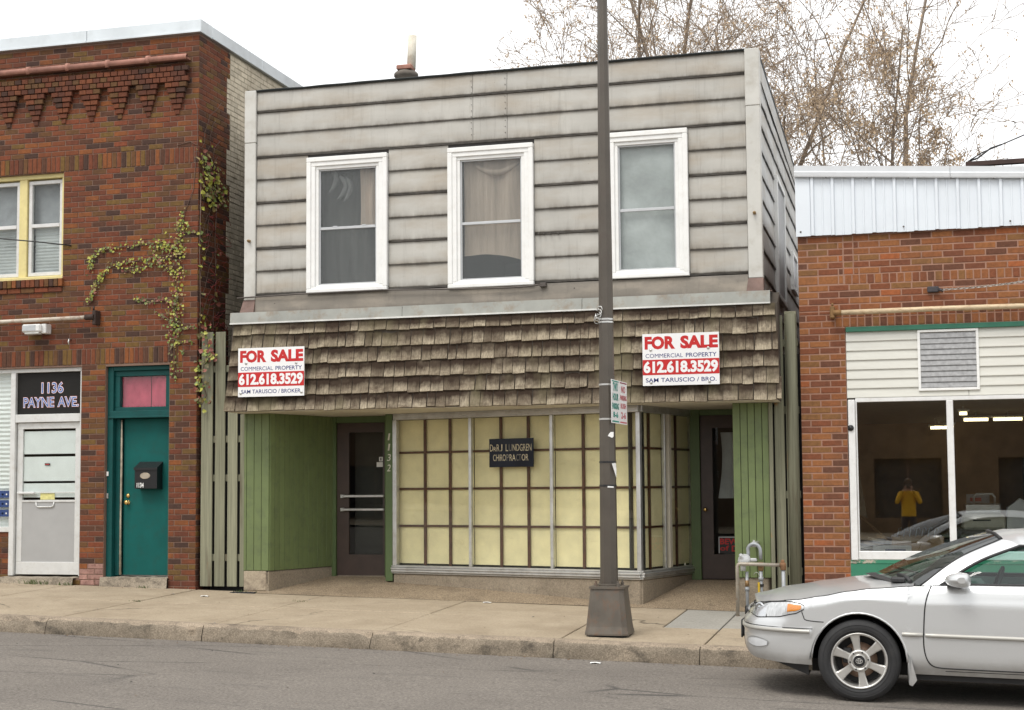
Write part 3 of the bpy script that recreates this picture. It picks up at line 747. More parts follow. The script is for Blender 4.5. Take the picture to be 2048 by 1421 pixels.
part('threshold', MB().box(-7.50, -6.82, 18.64, 18.78, .40, .436, 0, .006), m_base, SH)
# things glimpsed through the left door
# right door
rj = MB(); rj.box(-2.70, -2.575, 18.80, 18.95, .38, 2.59, 0, .004); rj.box(-2.575, -1.62, 18.82, 18.95, 2.52, 2.59, 0, .004)
part('door_frame', rj, m_green_dk, SH)
dr = MB()
for (a, b, c, d) in rects(-2.573, -1.72, .425, 2.518, [(-2.42, -1.87, .735, 2.355)]): dr.box(a, b, 18.86, 18.905, c, d)
DR = part('door', dr, m_door_brown, SH)
part('pane', MB().box(-2.42, -1.87, 18.88, 18.884, .735, 2.355), m_glass, DR)
kn = MB(); kn.lathe([(.022, 0), (.022, .012), (.010, .014), (.010, .035), (.027, .045), (.027, .065), (.012, .075), (0, .076)], (-2.515, 18.86, 1.31), (0, -1, 0), 16); part('door_knob', kn, m_brass, DR)
dc = MB(); rows = [[(-2.37 + .06 * math.sin(j * .3) + .2 * i / 4, 19.0 + .02 * math.sin(i * 2.1), 1.45 + .85 * j / 8) for i in range(5)] for j in range(9)]; dc.grid(rows); part('door_curtain', dc, m_cur_grey, DR)
part('hall', MB().box(-2.8, -1.62, 20.2, 20.25, .3, 2.6).box(-2.8, -2.75, 18.95, 20.2, .3, 2.6), m_dark, SH)
# right green panel on its concrete stub
gr0 = [-1.995, -1.905, -1.82, -1.735, -1.65, -1.57]
for a, b in zip(gr0, gr0[1:]): part('wall_board', MB(FT).box(a + .003, b - .003, -.012, .012, .53, 2.59, 0, .003), m_green, SH)
rb_ = MB(); rb_.box(-1.99, -1.575, 17.475, 18.86, .53, 2.59, 1); rb_.box(-1.985, -1.60, 17.47, 18.85, .0, .529, 0, .012)
part('foundation', rb_, [m_base, m_joint], SH)
part('side_post', MB().box(-1.568, -1.525, 17.42, 17.50, .15, 2.59, 0, .004), m_fence, SH)
# ---------------------------------------------------------------- brickwork
def brick_mesh(L, H, D=.05, ch=.0035, seed=0):
    r = random.Random(seed); j = lambda a: r.uniform(-a, a)
    mb = MB(); x, z = L / 2, H / 2
    f = [(-x + ch, 0 + j(.001), -z + ch), (x - ch, j(.001), -z + ch), (x - ch, j(.001), z - ch), (-x + ch, j(.001), z - ch)]
    m_ = [(-x + j(.001), ch, -z + j(.0012)), (x + j(.001), ch, -z + j(.0012)), (x + j(.001), ch, z + j(.0012)), (-x + j(.001), ch, z + j(.0012))]
    b = [(p[0], D, p[2]) for p in m_]
    fs = [(0, 1, 2, 3)]
    for k in range(4):
        q = (k + 1) % 4; fs += [(k, 4 + k, 4 + q, q), (4 + k, 8 + k, 8 + q, 4 + q)]
    mb.add(f + m_ + b, fs); return mb
class Bricks:
    """collects bricks: the largest in the picture become single pieces, the rest one joined part"""
    def __init__(s): s.l = []
    def put(s, x, y, z, L, H, face='f', mi=0, proud=0.0):
        s.l.append((x, y, z, L, H, face, mi, proud))
    def course(s, u0, u1, z0, H, mod, joint, holes, phase, fn, mi=0):
        zc = z0 + H / 2; free = [(u0, u1)]
        for h in holes:
            if h[2] < zc < h[3]:
                nf = []
                for a, b in free:
                    if h[1] <= a or h[0] >= b: nf.append((a, b)); continue
                    if h[0] > a: nf.append((a, h[0]))
                    if h[1] < b: nf.append((h[1], b))
                free = nf
        for a, b in free:
            k = math.floor((a - phase) / mod); x = phase + k * mod
            cuts = [a]
            while x < b:
                if x > a + .035 and x < b - .035: cuts.append(x)
                x += mod
            cuts.append(b)
            for p, q in zip(cuts, cuts[1:]):
                e0 = joint / 2 if p > a or a > u0 else joint / 2; 
                if q - p > .03: fn((p + q) / 2, q - p - joint, z0 + H / 2, mi)
    def build(s, parent, mats, seen=None, depth=.05, nmax=300):
        camp = Vector((0, 0, 1.6)); sc = []
        for i, (x, y, z, L, H, face, mi, pr) in enumerate(s.l):
            d = Vector((x, y, z)) - camp; w = L * H / d.length_squared * (1.0 if face == 'f' else .35)
            if seen and not seen(x, z, face): w *= .01
            sc.append((w, i))
        top = {i for _, i in sorted(sc, reverse=True)[:nmax]}
        cache = {}; rest = MB()
        for i, (x, y, z, L, H, face, mi, pr) in enumerate(s.l):
            jy = random.uniform(-.0025, .0015) - pr; rz = random.uniform(-.006, .006); ry = random.uniform(-.004, .004)
            ang = 0 if face == 'f' else PI / 2
            loc = Vector((x, y + jy, z)) if face == 'f' else Vector((x - jy, y, z))
            if i in top:
                k = (round(L, 2), round(H, 3), mi, i % 3)
                if k not in cache: cache[k] = brick_mesh(k[0], k[1], depth, seed=i % 3).mesh('brick', mats[mi])
                piece('brick', cache[k], parent, loc, (0, ry, ang + rz))
            else:
                bm_ = brick_mesh(L, H, depth, seed=i)
                rest.T = Matrix.Translation(loc) @ Matrix.Rotation(ang + rz, 4, 'Z') @ Matrix.Rotation(ry, 4, 'Y')
                rest.add(bm_.v, bm_.f, mi)
        rest.T = None
        part('brickwork', rest, mats, parent, kind='stuff')

# ---------------------------------------------------------------- left brick building
LB = thing('brick_building', 'dark red-brown brick two-storey building with corbelled cornice and teal door', 'building', (-12.0, 17.5, .3))
CH, BM, BJ = .0722, .2125, .0105
ZB = 3.305; Z0L = ZB - 42 * CH
DOOR1 = (-15.6, -10.752, .44, ZB - .02); DOOR2 = (-10.385, -9.435, .20, ZB - .03)
UWIN = (-12.75, -11.066, ZB + 16.5 * CH, ZB + 37 * CH)
SOLD_LO = (-16, -9.24, ZB, ZB + 3 * CH); SOLD_UP = (-16, -9.10, ZB + 37 * CH, ZB + 40 * CH)
XR = -9.03
holesL = [DOOR1, DOOR2, UWIN]
mw = MB()
for a, b, c, d in rects(-16, XR - .0055, .05, 7.74, holesL): mw.box(a, b, 17.5055, 17.62, c, d)
mw.box(XR - .12, XR - .0055, 17.62, 22.4, .05, 7.74)
part('wall', mw, m_mortar_left, LB)
# reveals of the openings, and a closed unlit inside
bd = MB(); bd.box(-16, XR - .2, 24, 24.1, .1, 7.7); bd.box(-16, XR - .2, 17.62, 24, 3.7, 3.8); bd.box(-16.1, -16, 17.5, 24, .1, 7.7); bd.box(XR - .25, XR - .13, 22.4, 24, .1, 7.7)
bd.box(-16, XR - .02, 17.7, 24, 7.60, 7.7); part('inner_wall', bd, m_dark, LB)
B = Bricks()
front = lambda y: (lambda x, L, z, mi: B.put(x, y, z, L, CH - BJ, 'f', mi))
nc = int((7.74 - Z0L) / CH)
for k in range(-3, nc):
    z0 = Z0L + k * CH
    if z0 + CH > 7.745 or z0 < .2: continue
    pink = z0 < .62
    def fn(x, L, z, mi, pink=pink):
        B.put(x, 17.5, z, L, CH - BJ, 'f', 2 if (pink and (-10.76 < x < -10.36) and random.random() < .85) else 0)
    B.course(-16, XR, z0, CH, BM, BJ, holesL + [SOLD_LO, SOLD_UP], XR + (.0 if k % 2 else BM / 2), fn)
for (a, b, c, d) in (SOLD_LO, SOLD_UP):                               # bands of bricks stood on end
    x = b
    while x > -14.2:
        B.put(x - CH / 2, 17.5, (c + d) / 2, CH - BJ, d - c - BJ, 'f', 0, .004); x -= CH
x = UWIN[1] + .03
while x > -13:                                                        # rowlock window sill
    B.put(x - CH / 2, 17.5, UWIN[2] - .05, CH - BJ, .105, 'f', 0, .045); x -= CH
for q in range(8): B.put(UWIN[1] - .10 - q * BM, 17.5, UWIN[2] - .145, BM - BJ, CH - BJ, 'f', 0, .022)
# corbelled cornice: inverted stepped pyramids under two projecting courses
for i in range(12):
    cx = -9.345 - i * .432
    for j in range(6):
        w = .070 + j * .050; z = ZB + (46.2 + j) * CH + CH / 2; pr = .016 + j * .012
        nb = max(1, round(w / .11)); bw = w / nb
        for q in range(nb): B.put(cx - w / 2 + (q + .5) * bw, 17.5, z, bw - BJ * .6, CH - BJ, 'f', 3, pr)
for j in range(3):
    z = ZB + (52.2 + j) * CH + CH / 2; x = -9.15 - (BM / 4 if j % 2 else 0)
    while x > -14.2:
        B.put(x - BM / 4, 17.5, z, BM / 2 - BJ, CH - BJ, 'f', 3, .085); x -= BM / 2
# side wall: red quoins with a toothed edge, cream painted brick beyond
def tooth(k): return 18.33 + (.10 if (k // 7) % 2 == 0 else 0.0)
for k in range(0, nc):
    z0 = Z0L + k * CH
    if z0 + CH > 7.745: continue
    t = tooth(k); top_pale = k > nc - 8
    def fs(y, L, z, mi): B.put(XR, y, z, L, CH - BJ, 's', mi)
    B.course(17.5, t, z0, CH, BM, BJ, [], 17.5 + (BM / 2 if k % 2 else 0), fs, 0)
    B.course(t, 22.4, z0, CH, BM, BJ, [], 17.5 + (BM / 2 if k % 2 else 0), fs, 1)
B.build(LB, [m_brick_left, m_brick_paint, m_brick_pink, m_brick_cornice], lambda x, z, f: (f == 'f' and x < -9.1 and z > .3) or (f == 's' and z > 3.8))
sv = MB(); sv.box(-9.06, XR - .003, 18.30, 22.4, .1, 7.74); 
ms_ = MB(); ms_.box(XR - .0053, XR - .0040, 18.40, 22.4, .1, 7.74); part('painted_mortar', ms_, plain('cream mortar', (.34, .30, .22), .9, var=.3), LB)
for i in range(11):                                                   # terracotta coping rolls above the cornice
    x1 = -9.16 - i * .612; mb = MB(); z = 7.425 + random.uniform(-.006, .006)
    rows = []
    for x, r in ((x1, .036), (x1 - .02, .040), (x1 - .55, .040), (x1 - .553, .058), (x1 - .60, .058), (x1 - .606, .045)):
        rows.append([(x, 17.40 + r * .9 * math.cos(a) + .0, z - .03 + r * math.sin(a)) for a in [PI * 1.35 - PI * 1.5 * q / 10 for q in range(11)]])
    mb.grid(rows); mb.box(x1 - .60, x1, 17.41, 17.5, z - .055, z - .035)
    part('coping_tile', mb, m_terracotta, LB)
for a, b in ((-16, -13.0), (-12.996, -10.72), (-10.715, -8.99)):      # sheet-metal parapet cap
    c_ = MB(); c_.box(a, b, 17.46, 17.80, 7.735, 7.915, 0, .006); c_.box(a, b, 17.445, 17.47, 7.735, 7.765, 0, .003)
    part('cap_flashing', c_, m_cap, LB)
for a, b in ((17.805, 19.4), (19.405, 22.42)):
    c_ = MB(); c_.box(-9.30, -8.992, a, b, 7.735, 7.913, 0, .006); c_.box(-9.0, -8.98, a, b, 7.737, 7.767, 0, .003)
    part('cap_flashing', c_, m_cap, LB)
# yellow upper window
m_yellow = plain('pale yellow wood', (.70, .60, .27), .55, var=.1, dirt=(.48, .38, .18), dirt_amt=.3)
fw = MB(); a, b, c, d = UWIN
frame(fw, a, b, c + .0, d - .0, .06, 17.56, 17.70, 0, .004); fw.box(-11.80, -11.68, 17.57, 17.70, c + .06, d - .06, 0, .004)
fw.box(a, b, 17.50, 17.60, c, c + .045, 0, .006)
W1 = part('window', fw, m_yellow, LB)
m_sashw = plain('off-white sash', (.66, .66, .65), .5, var=.1, dirt=(.42, .40, .36), dirt_amt=.4)
for p, q in ((a + .07, -11.81), (-11.67, b - .07)):
    s_ = MB(); frame(s_, p, q, c + .07, d - .08, .05, 17.60, 17.66, 0, .004); mz = (c + d) / 2 + .03; s_.box(p + .05, q - .05, 17.595, 17.655, mz - .025, mz + .025, 0, .004)
    part('sash', s_, m_sashw, W1)
    part('pane', MB().box(p + .05, q - .05, 17.63, 17.634, c + .12, mz - .025).box(p + .05, q - .05, 17.63, 17.634, mz + .025, d - .13), m_glass, W1)
    bl = MB(); rows = [[(p + .06 + (q - p - .12) * i / 1, 17.68 + .006 * (j % 2), c + .12 + (mz - c - .1) * j / 30) for i in range(2)] for j in range(31)]
    bl.grid(rows, 0, False); part('blind', bl, m_cur_grey, W1)
    part('room_shade', MB().quad((p, 17.75, mz - .1), (q, 17.75, mz - .1), (q, 17.75, d), (p, 17.75, d)), plain('grey roller shade', (.30, .31, .33), .8, var=.2), W1)
# 1136 entrance: white storefront frame, transom board, glazed door, window on its left
m_storefront = plain('white aluminium storefront', (.66, .665, .65), .4, .2, var=.08, dirt=(.40, .36, .28), dirt_amt=.35)
sf = MB(); zt = DOOR1[3]
sf.box(-15.6, -10.752, 17.56, 17.66, zt - .055, zt, 0, .004); sf.box(-11.875, -11.80, 17.55, 17.67, .46, zt - .055, 0, .004); sf.box(-10.80, -10.752, 17.555, 17.67, .46, zt - .055, 0, .004)
sf.box(-11.80, -10.80, 17.555, 17.66, 2.545, 2.655, 0, .004); sf.box(-15.6, -11.875, 17.56, 17.66, 1.05, 1.12, 0, .004)
SF = part('storefront', sf, m_storefront, LB)
tb_ = MB(); tb_.box(-11.80, -10.80, 17.60, 17.63, 2.655, zt - .055)
text(tb_, '1136', -11.42, -11.09, 2.945, 3.085, 17.598, 1, .05); text(tb_, '1136', -11.42, -11.09, 2.945, 3.085, 17.5965, 2, .036); text(tb_, '1136', -11.42, -11.09, 2.945, 3.085, 17.595, 3, .0)
for w_, p, q in (('PAYNE', -11.70, -11.23), ('AVE.', -11.165, -10.85)):
    text(tb_, w_, p, q, 2.755, 2.885, 17.598, 1, .052); text(tb_, w_, p, q, 2.755, 2.885, 17.5965, 2, .036); text(tb_, w_, p, q, 2.755, 2.885, 17.595, 3, .0)
for i in range(9):                                                      # little slab serifs
    pass
part('transom_sign', tb_, [plain('dark transom board', (.016, .015, .014), .6, var=.1, spec=.2), plain('red outline', (.68, .14, .13), .5), plain('white outline', (.80, .78, .80), .5), plain('blue letter', (.07, .15, .42), .5)], SF)
d1 = MB(); X0, X1, Z0, Z1 = -11.79, -10.808, .475, 2.54
frame(d1, X0, X1, Z0, Z1, .085, 17.60, 17.645, 0, .004, .17); d1.box(X0 + .085, X1 - .085, 17.601, 17.644, 1.455, 1.485, 0, .004)
D1 = part('door', d1, m_storefront, LB)
part('kick_panel', MB().box(X0 + .085, X1 - .085, 17.612, 17.63, .645, 1.455), plain('grey kick panel', (.36, .36, .355), .45, var=.05), D1)
wp = MB(); gapz = [1.487, 1.715, 1.745, 2.085, 2.115, 2.43]
for p, q in ((1.52, 1.712), (1.742, 2.075), (2.112, 2.425)): wp.box(X0 + .088, X1 - .088, 17.630, 17.634, p, q)
part('paper_covering', wp, plain('white paper on glass', (.74, .77, .77), .6, var=.06), D1)
part('pane', MB().box(X0 + .085, X1 - .085, 17.622, 17.626, 1.485, Z1 - .085), m_glass, D1)
hb = MB(); hb.box(X0 + .03, X0 + .30, 17.55, 17.60, 1.565, 1.598, 0, .008); hb.box(X0 + .09, X1 - .08, 17.60, 17.612, 1.58, 1.592, 0, .003)
part('push_bar', hb, m_storefront, D1)
ltr = MB(); ltr.tube([(X0 + .30, 17.605, 1.455), (X0 + .31, 17.60, 1.405), (X0 + .34, 17.60, 1.39), (X0 + .54, 17.60, 1.39), (X0 + .57, 17.60, 1.405), (X0 + .58, 17.605, 1.455)], .009, 6); part('letter_slot', ltr, m_storefront, D1)
nt = MB(); nt.box(X0 + .36, X0 + .58, 17.616, 17.62, 1.49, 1.575); part('yellow_notice', nt, plain('pale yellow notice', (.66, .62, .25), .6, var=.2, scale=30), D1)
n2 = MB(); n2.box(X0 + .42, X0 + .50, 17.617, 17.621, 1.955, 1.985); n2.box(X0 + .43, X0 + .49, 17.615, 17.617, 1.963, 1.977, 1); part('small_sticker', n2, [m_black, plain('sticker red', (.4, .05, .05), .5)], D1)
# window to the left with blinds and blue stickers
lw = MB(); lw.box(-15.6, -11.875, 17.60, 17.604, 1.12, zt - .055); part('pane', lw, m_glass, SF)
vb = MB(); rows = [[(x, 17.66 + (.012 if j % 2 else 0), 1.1 + (zt - 1.15) * j / 70) for x in (-15.6, -11.88)] for j in range(71)]; vb.grid(rows, 0, False); part('blind', vb, plain('white slat blind', (.76, .78, .78), .6, var=.05), SF)
m_blue = plain('navy sticker', (.02, .05, .17), .5)
for z in (1.565, 1.435, 1.305):
    bs_ = MB(); bs_.box(-12.2, -11.90, 17.590, 17.597, z - .045, z + .05)
    for q in range(4): bs_.add([(-12.0 + .02 * math.cos(t * PI / 5) * (1 if t % 2 else .45) + q * .0, 17.588, z + .02 * math.sin(t * PI / 5) * (1 if t % 2 else .45)) for t in range(10)], [tuple(range(10))], 1)
    for q in (-.06, .06): bs_.add([(-12.0 + q + .018 * math.cos(t * PI / 5) * (1 if t % 2 else .45), 17.588, z + .018 * math.sin(t * PI / 5) * (1 if t % 2 else .45)) for t in range(10)], [tuple(range(10))], 1)
    part('blue_sticker', bs_, [m_blue, m_paper], SF)
lo = Bricks()
lm = MB(); lm.box(-15.6, -11.88, 17.589, 17.66, .3, 1.05); part('wall_below_window', lm, m_mortar_left, LB)
for k in range(10):
    lo.course(-13.2, -11.885, .33 + k * CH, CH, BM, BJ, [], -12 + (BM / 2 if k % 2 else 0), lambda x, L, z, mi: lo.put(x, 17.58, z, L, CH - BJ, 'f', 0))
rest = MB()
for (x, y, z, L, H, f, mi, pr) in lo.l: rest.T = Matrix.Translation((x, y, z)); bm_ = brick_mesh(L, H); rest.add(bm_.v, bm_.f)
rest.T = None; part('brickwork_below_window', rest, m_brick_left, LB, kind='stuff')
# teal door in its recess
m_teal_p = plain('teal gloss paint', (.005, .098, .088), .55, spec=.2, dirt=(.02, .06, .052), dirt_amt=.45, var=.12, scale=4); m_teal_d = plain('teal frame paint', (.005, .070, .066), .5, spec=.25, var=.15, dirt=(.02, .03, .03), dirt_amt=.3)
tf = MB(); a, b, c, d = DOOR2; zt2 = d
tf.box(a, a + .085, 17.56, 17.80, .30, zt2, 0, .005); tf.box(b - .03, b, 17.62, 17.80, .30, zt2, 0, .005); tf.box(a + .085, b - .03, 17.56, 17.80, zt2 - .06, zt2, 0, .005)
tf.box(a + .03, b - .0, 17.555, 17.80, 2.575, 2.675, 0, .006); tf.box(a + .02, b, 17.54, 17.60, 2.575, 2.60, 0, .004)
frame(tf, a + .085, b - .03, 2.675, zt2 - .06, .075, 17.60, 17.70, 0, .005, .05)
tf.box(a + .085, a + .15, 17.64, 17.80, .47, 2.575, 0, .004)
TF = part('door_frame', tf, m_teal_d, LB)
part('pane', MB().box(a + .16, b - .105, 17.65, 17.654, 2.725, zt2 - .135), m_glass, TF)
pk = cloth('pink curtain', (.52, .10, .15), (5, 5, 3))
part('curtain', curtain(a + .16, -9.80, 2.72, zt2 - .13, 17.675, 2, .008), pk, TF); part('curtain', curtain(-9.79, b - .10, 2.72, zt2 - .13, 17.675, 2, .008), pk, TF)
sl = MB(); sl.tube([(a + .158, 17.66, .48), (a + .156, 17.66, 1.2), (a + .162, 17.66, 1.9), (a + .16, 17.66, 2.56)], [.018, .014, .016, .012], 6); part('weatherstrip', sl, plain('peeled bare wood', (.44, .38, .29), .8, var=.4, scale=12), TF)
td = MB(); td.box(a + .175, b - .025, 17.70, 17.745, .475, 2.572, 0, .004); TD = part('door', td, m_teal_p, LB)
for z in (1.535, 1.445):
    kb_ = MB(); kb_.lathe([(.030, 0), (.030, .008), (.012, .010), (.012, .03), (.030, .042), (.032, .055), (.015, .066), (0, .067)] if z < 1.5 else [(.028, 0), (.028, .012), (.018, .018), (0, .02)], (a + .245, 17.70, z), (0, -1, 0), 14); part('door_knob' if z < 1.5 else 'deadbolt', kb_, m_brass, TD)
bell = MB(); bell.box(a + .0, a + .03, 17.545, 17.56, 1.80, 1.86, 0, .004); part('doorbell', bell, m_paper, TF)
bell = MB(); bell.box(a + .0, a + .03, 17.545, 17.56, 1.50, 1.57, 0, .004); part('doorbell', bell, m_alu, TF)
for p, q, y0 in ((a - .02, b + .02, 17.42), (-11.95, -10.80, 17.40)):
    ds = MB(); n = 12
    rows = [[(p + (q - p) * i / n, y, (.455 if y > 17.45 else .44) + .015 * noise.noise(Vector((i * .7, y * 9, 1))) if j < 2 else zw(p + (q - p) * i / n, 17.4) - .02) for i in range(n + 1)] for j, y in ((0, 17.75), (1, y0 + .03), (2, y0 + .01))]
    ds.grid(rows, 0, False); part('doorstep', ds, concrete('crumbling doorstep', (.26, .22, .17), (.36, .31, .24), (.06, .05, .04), 5, .9, .5), LB)
# rusty awning pipe
ap = MB(); ap.tube([(-14, 17.37, 3.915), (-12.2, 17.37, 3.92), (-10.62, 17.37, 3.935)], .026, 12)
AP = part('awning_pipe', ap, plain('rust-streaked white pipe', (.56, .50, .42), .6, var=.15, scale=5, dirt=(.26, .11, .05), dirt_amt=.9), LB)
ab = MB(); ab.tube([(-10.62, 17.37, 3.935), (-10.49, 17.37, 3.935)], .04, 10); ab.box(-10.52, -10.47, 17.36, 17.5, 3.83, 4.03, 0, .01); ab.tube([(-10.50, 17.37, 4.03), (-10.50, 17.37, 4.08)], .014, 6)
part('bracket', ab, plain('dark rusted iron', (.055, .035, .028), .7, .3, var=.4), AP)
# fixtures on the left building
fl_ = thing('floodlight', 'small white floodlight fixed to dark brick under the rusty awning pipe', 'light', (-11.39, 17.4, 3.80))
h = MB(); h.box(-11.56, -11.27, 17.30, 17.47, 3.755, 3.865, 0, .02); h.box(-11.30, -11.22, 17.36, 17.5, 3.74, 3.87, 0, .01); part('housing', h, plain('white enamel', (.72, .72, .70), .4), fl_)
part('lens', MB().add([(-11.54, 17.297, 3.775), (-11.34, 17.297, 3.775), (-11.34, 17.297, 3.85), (-11.54, 17.297, 3.85)], [(0, 1, 2, 3)]).box(-11.54, -11.34, 17.298, 17.31, 3.775, 3.85), plain('lamp lens', (.45, .47, .48), .15), fl_)
part('lower_lens', MB().box(-11.52, -11.30, 17.31, 17.40, 3.73, 3.757, 0, .008), plain('lamp shade lip', (.60, .60, .57), .4), fl_)
mbx = thing('mailbox', 'black metal mailbox numbered 1134 hanging on the teal door', 'mailbox', (-9.80, 17.68, 1.76))
x0, x1 = -9.96, -9.63
h = MB(); h.add([(x0, 17.70, 1.62), (x1, 17.70, 1.62), (x1, 17.70, 1.98), (x0, 17.70, 1.98), (x0, 17.55, 1.63), (x1, 17.55, 1.63), (x1, 17.55, 1.90), (x0, 17.55, 1.90)], [(0, 1, 5, 4), (4, 5, 6, 7), (7, 6, 2, 3), (0, 4, 7, 3), (1, 2, 6, 5)])
part('box', h, plain('black enamel', (.012, .012, .013), .3, var=.1), mbx)
h = MB(); h.add([(x0 - .008, 17.71, 1.995), (x1 + .008, 17.71, 1.995), (x1 + .008, 17.535, 1.905), (x0 - .008, 17.535, 1.905), (x0 - .008, 17.535, 1.875), (x1 + .008, 17.535, 1.875), (x1 + .008, 17.71, 1.965), (x0 - .008, 17.71, 1.965)], [(0, 3, 2, 1), (3, 4, 5, 2), (0, 7, 4, 3), (1, 2, 5, 6)])

part('lid', h, [plain('black lid enamel', (.014, .014, .015), .3), m_paper], mbx)
h = MB(); h.add([((x0 + x1) / 2 - .01 + .075 * math.cos(t * PI / 10), 17.545, 1.80 + .042 * math.sin(t * PI / 10)) for t in range(20)], [tuple(range(20))]); h.lathe([(.075, 0), (.070, .008)], ((x0 + x1) / 2 - .01, 17.55, 1.80), (0, -1, 0), 20)
h2 = MB(); h2.v = [(v[0], v[1], 1.80 + (v[2] - 1.80) * (.56 if i >= 20 else 1)) for i, v in enumerate(h.v)]; h2.f, h2.m, h2.s = h.f, h.m, h.s
part('emblem', h2, plain('silver oval plate', (.55, .48, .38), .3, .7), mbx)
h = MB(); text(h, '1134', x0 + .035, x0 + .135, 1.645, 1.705, 17.546, 0, .03); part('numerals', h, m_paper, mbx)
hk = thing('wall_hook', 'tiny white hook screwed into dark brick above the number sign', 'hook', (-10.92, 17.45, 3.62))
h = MB(); h.tube([(-10.92, 17.5, 3.66), (-10.92, 17.45, 3.655), (-10.92, 17.44, 3.62), (-10.915, 17.45, 3.585)], .012, 6); part('hook', h, m_alu, hk)
wr = MB(); wr.tube([(-13.6, 17.05, 5.20), (-12.4, 17.2, 5.10), (-11.9, 17.26, 5.055), (-11.4, 17.34, 5.0), (-10.93, 17.49, 4.945)], .009, 5)
solo('cable', wr, m_black, 'thin twisted black cable slanting across the yellow-framed window', 'cable')

# ---------------------------------------------------------------- board fences closing the gaps
def fence(nm, lab, boards_, z0f, ztop, y, base, rails, rx):
    t = thing(nm, lab, 'fence', base)
    for (a, b, zz) in boards_:
        mb = MB(); n = 8; rows = []
        w = random.uniform(-.006, .006)
        mb.box(a, b, y + random.uniform(-.004, .004), y + .022, z0f, zz, 0, .004)
        part('fence_board', mb, m_fence, t)
    for z in rails: part('rail', MB().box(rx[0], rx[1], y + .024, y + .06, z - .045, z + .045, 0, .004), m_fence, t)
    return t
FL = fence('board_fence', 'weathered grey board fence between dark brick corner and green panel', [(-8.99, -8.825, 3.69), (-8.79, -8.645, 3.69), (-8.605, -8.465, 3.1), (-8.425, -8.335, 2.59)], .345, 3.69, 17.55, (-8.66, 17.55, .33), (2.27, 1.76, 1.07 - .35, 3.2), (-9.0, -8.33))
FR = fence('board_fence', 'tall narrow board fence between green panel and orange brick pier', [(-1.512, -1.395, 3.63), (-1.375, -1.23, 3.675)], .30, 3.675, 17.55, (-1.37, 17.55, .2), (2.5, 1.5, .6, 3.3), (-1.52, -1.22))
pt = MB(); pt.tube([(-1.30, 17.53, .28), (-1.298, 17.53, 2.0), (-1.30, 17.535, 3.64)], [.066, .064, .060], 14); part('fence_post', pt, m_fence, FR)
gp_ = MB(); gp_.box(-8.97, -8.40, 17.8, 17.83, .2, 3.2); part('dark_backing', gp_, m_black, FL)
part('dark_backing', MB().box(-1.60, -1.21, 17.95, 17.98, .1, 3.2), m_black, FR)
gr = thing('floor_grate', 'small dark metal grate lying at the foot of the left board fence', 'grate', (-8.22, 17.34, .29))
h = MB(); 
for q in range(6): h.box(-8.42 + q * .058, -8.38 + q * .058, 17.26, 17.42, zw(-8.3, 17.3) - .02, zw(-8.3, 17.3) + .010, 0, .003)
h.box(-8.43, -8.08, 17.255, 17.43, zw(-8.3, 17.3) - .02, zw(-8.3, 17.3) + .002); part('bars', h, plain('dark grate iron', (.04, .042, .045), .6, .5), gr)

# ---------------------------------------------------------------- creeper on the left building
IV = thing('ivy_vine', 'sparse autumn ivy vine creeping over the dark brick corner', 'vine', (-9.3, 17.46, .35))
vines = [([(-9.34, 3.05), (-9.36, 3.6), (-9.32, 4.13), (-9.3, 4.53), (-9.28, 4.94), (-9.25, 5.24)], .10, 170, 0),
 ([(-9.29, 4.8), (-9.56, 4.92), (-9.86, 4.91), (-10.2, 4.88), (-10.46, 4.86), (-10.6, 4.73), (-10.64, 4.56)], .05, 90, 0),
 ([(-9.41, 4.67), (-9.71, 4.72), (-10.04, 4.67), (-10.34, 4.62), (-10.49, 4.45), (-10.6, 4.25), (-10.64, 4.15)], .05, 110, 0),
 ([(-9.33, 4.5), (-9.63, 4.65), (-9.85, 4.59), (-10.12, 4.54)], .06, 60, 0),
 ([(-9.31, 4.03), (-9.48, 4.14), (-9.7, 4.11), (-9.92, 4.17)], .04, 45, 0),
 ([(-9.33, 3.8), (-9.44, 3.87), (-9.62, 3.98)], .03, 22, 0), ([(-9.29, 3.73), (-9.11, 3.76), (-9.02, 3.75)], .02, 14, 0),
 ([(-9.23, 5.03), (-9.08, 5.03), (-9.0, 5.0)], .02, 14, 0), ([(-9.29, 4.75), (-9.45, 4.88), (-9.7, 4.80)], .12, 70, 0), ([(-9.36, 3.55), (-9.35, 3.9), (-9.32, 4.1)], .15, 70, 0),
 ([(-9.31, 3.55), (-9.15, 3.58), (-9.06, 3.55)], .02, 12, 0)]
side_v = [([(17.56, 6.1), (17.6, 5.9), (17.75, 5.8), (17.85, 5.6)], .12, 60), ([(17.75, 6.0), (17.95, 5.85), (18.1, 5.7), (18.2, 5.5)], .10, 60), ([(17.6, 5.75), (17.7, 5.6), (17.85, 5.5)], .10, 50), ([(17.94, 3.5), (17.92, 3.9), (18.0, 4.46), (17.96, 5.0), (18.01, 5.5)], .03, 10), ([(17.53, 3.3), (17.55, 4.0), (17.52, 4.8), (17.54, 5.8)], .03, 30)]
corner_v = [([(-8.91, 3.75), (-8.88, 3.45), (-8.94, 3.25), (-8.97, 3.05), (-8.9, 2.85), (-8.97, 2.72)], .09, 85), ([(-8.79, 3.4), (-8.87, 3.35)], .06, 14)]
lf = MB(); sm_ = MB(); red = MB()
def along(P, t):
    n = len(P) - 1; k = min(int(t * n), n - 1); f = t * n - k
    return P[k][0] + (P[k + 1][0] - P[k][0]) * f, P[k][1] + (P[k + 1][1] - P[k][1]) * f
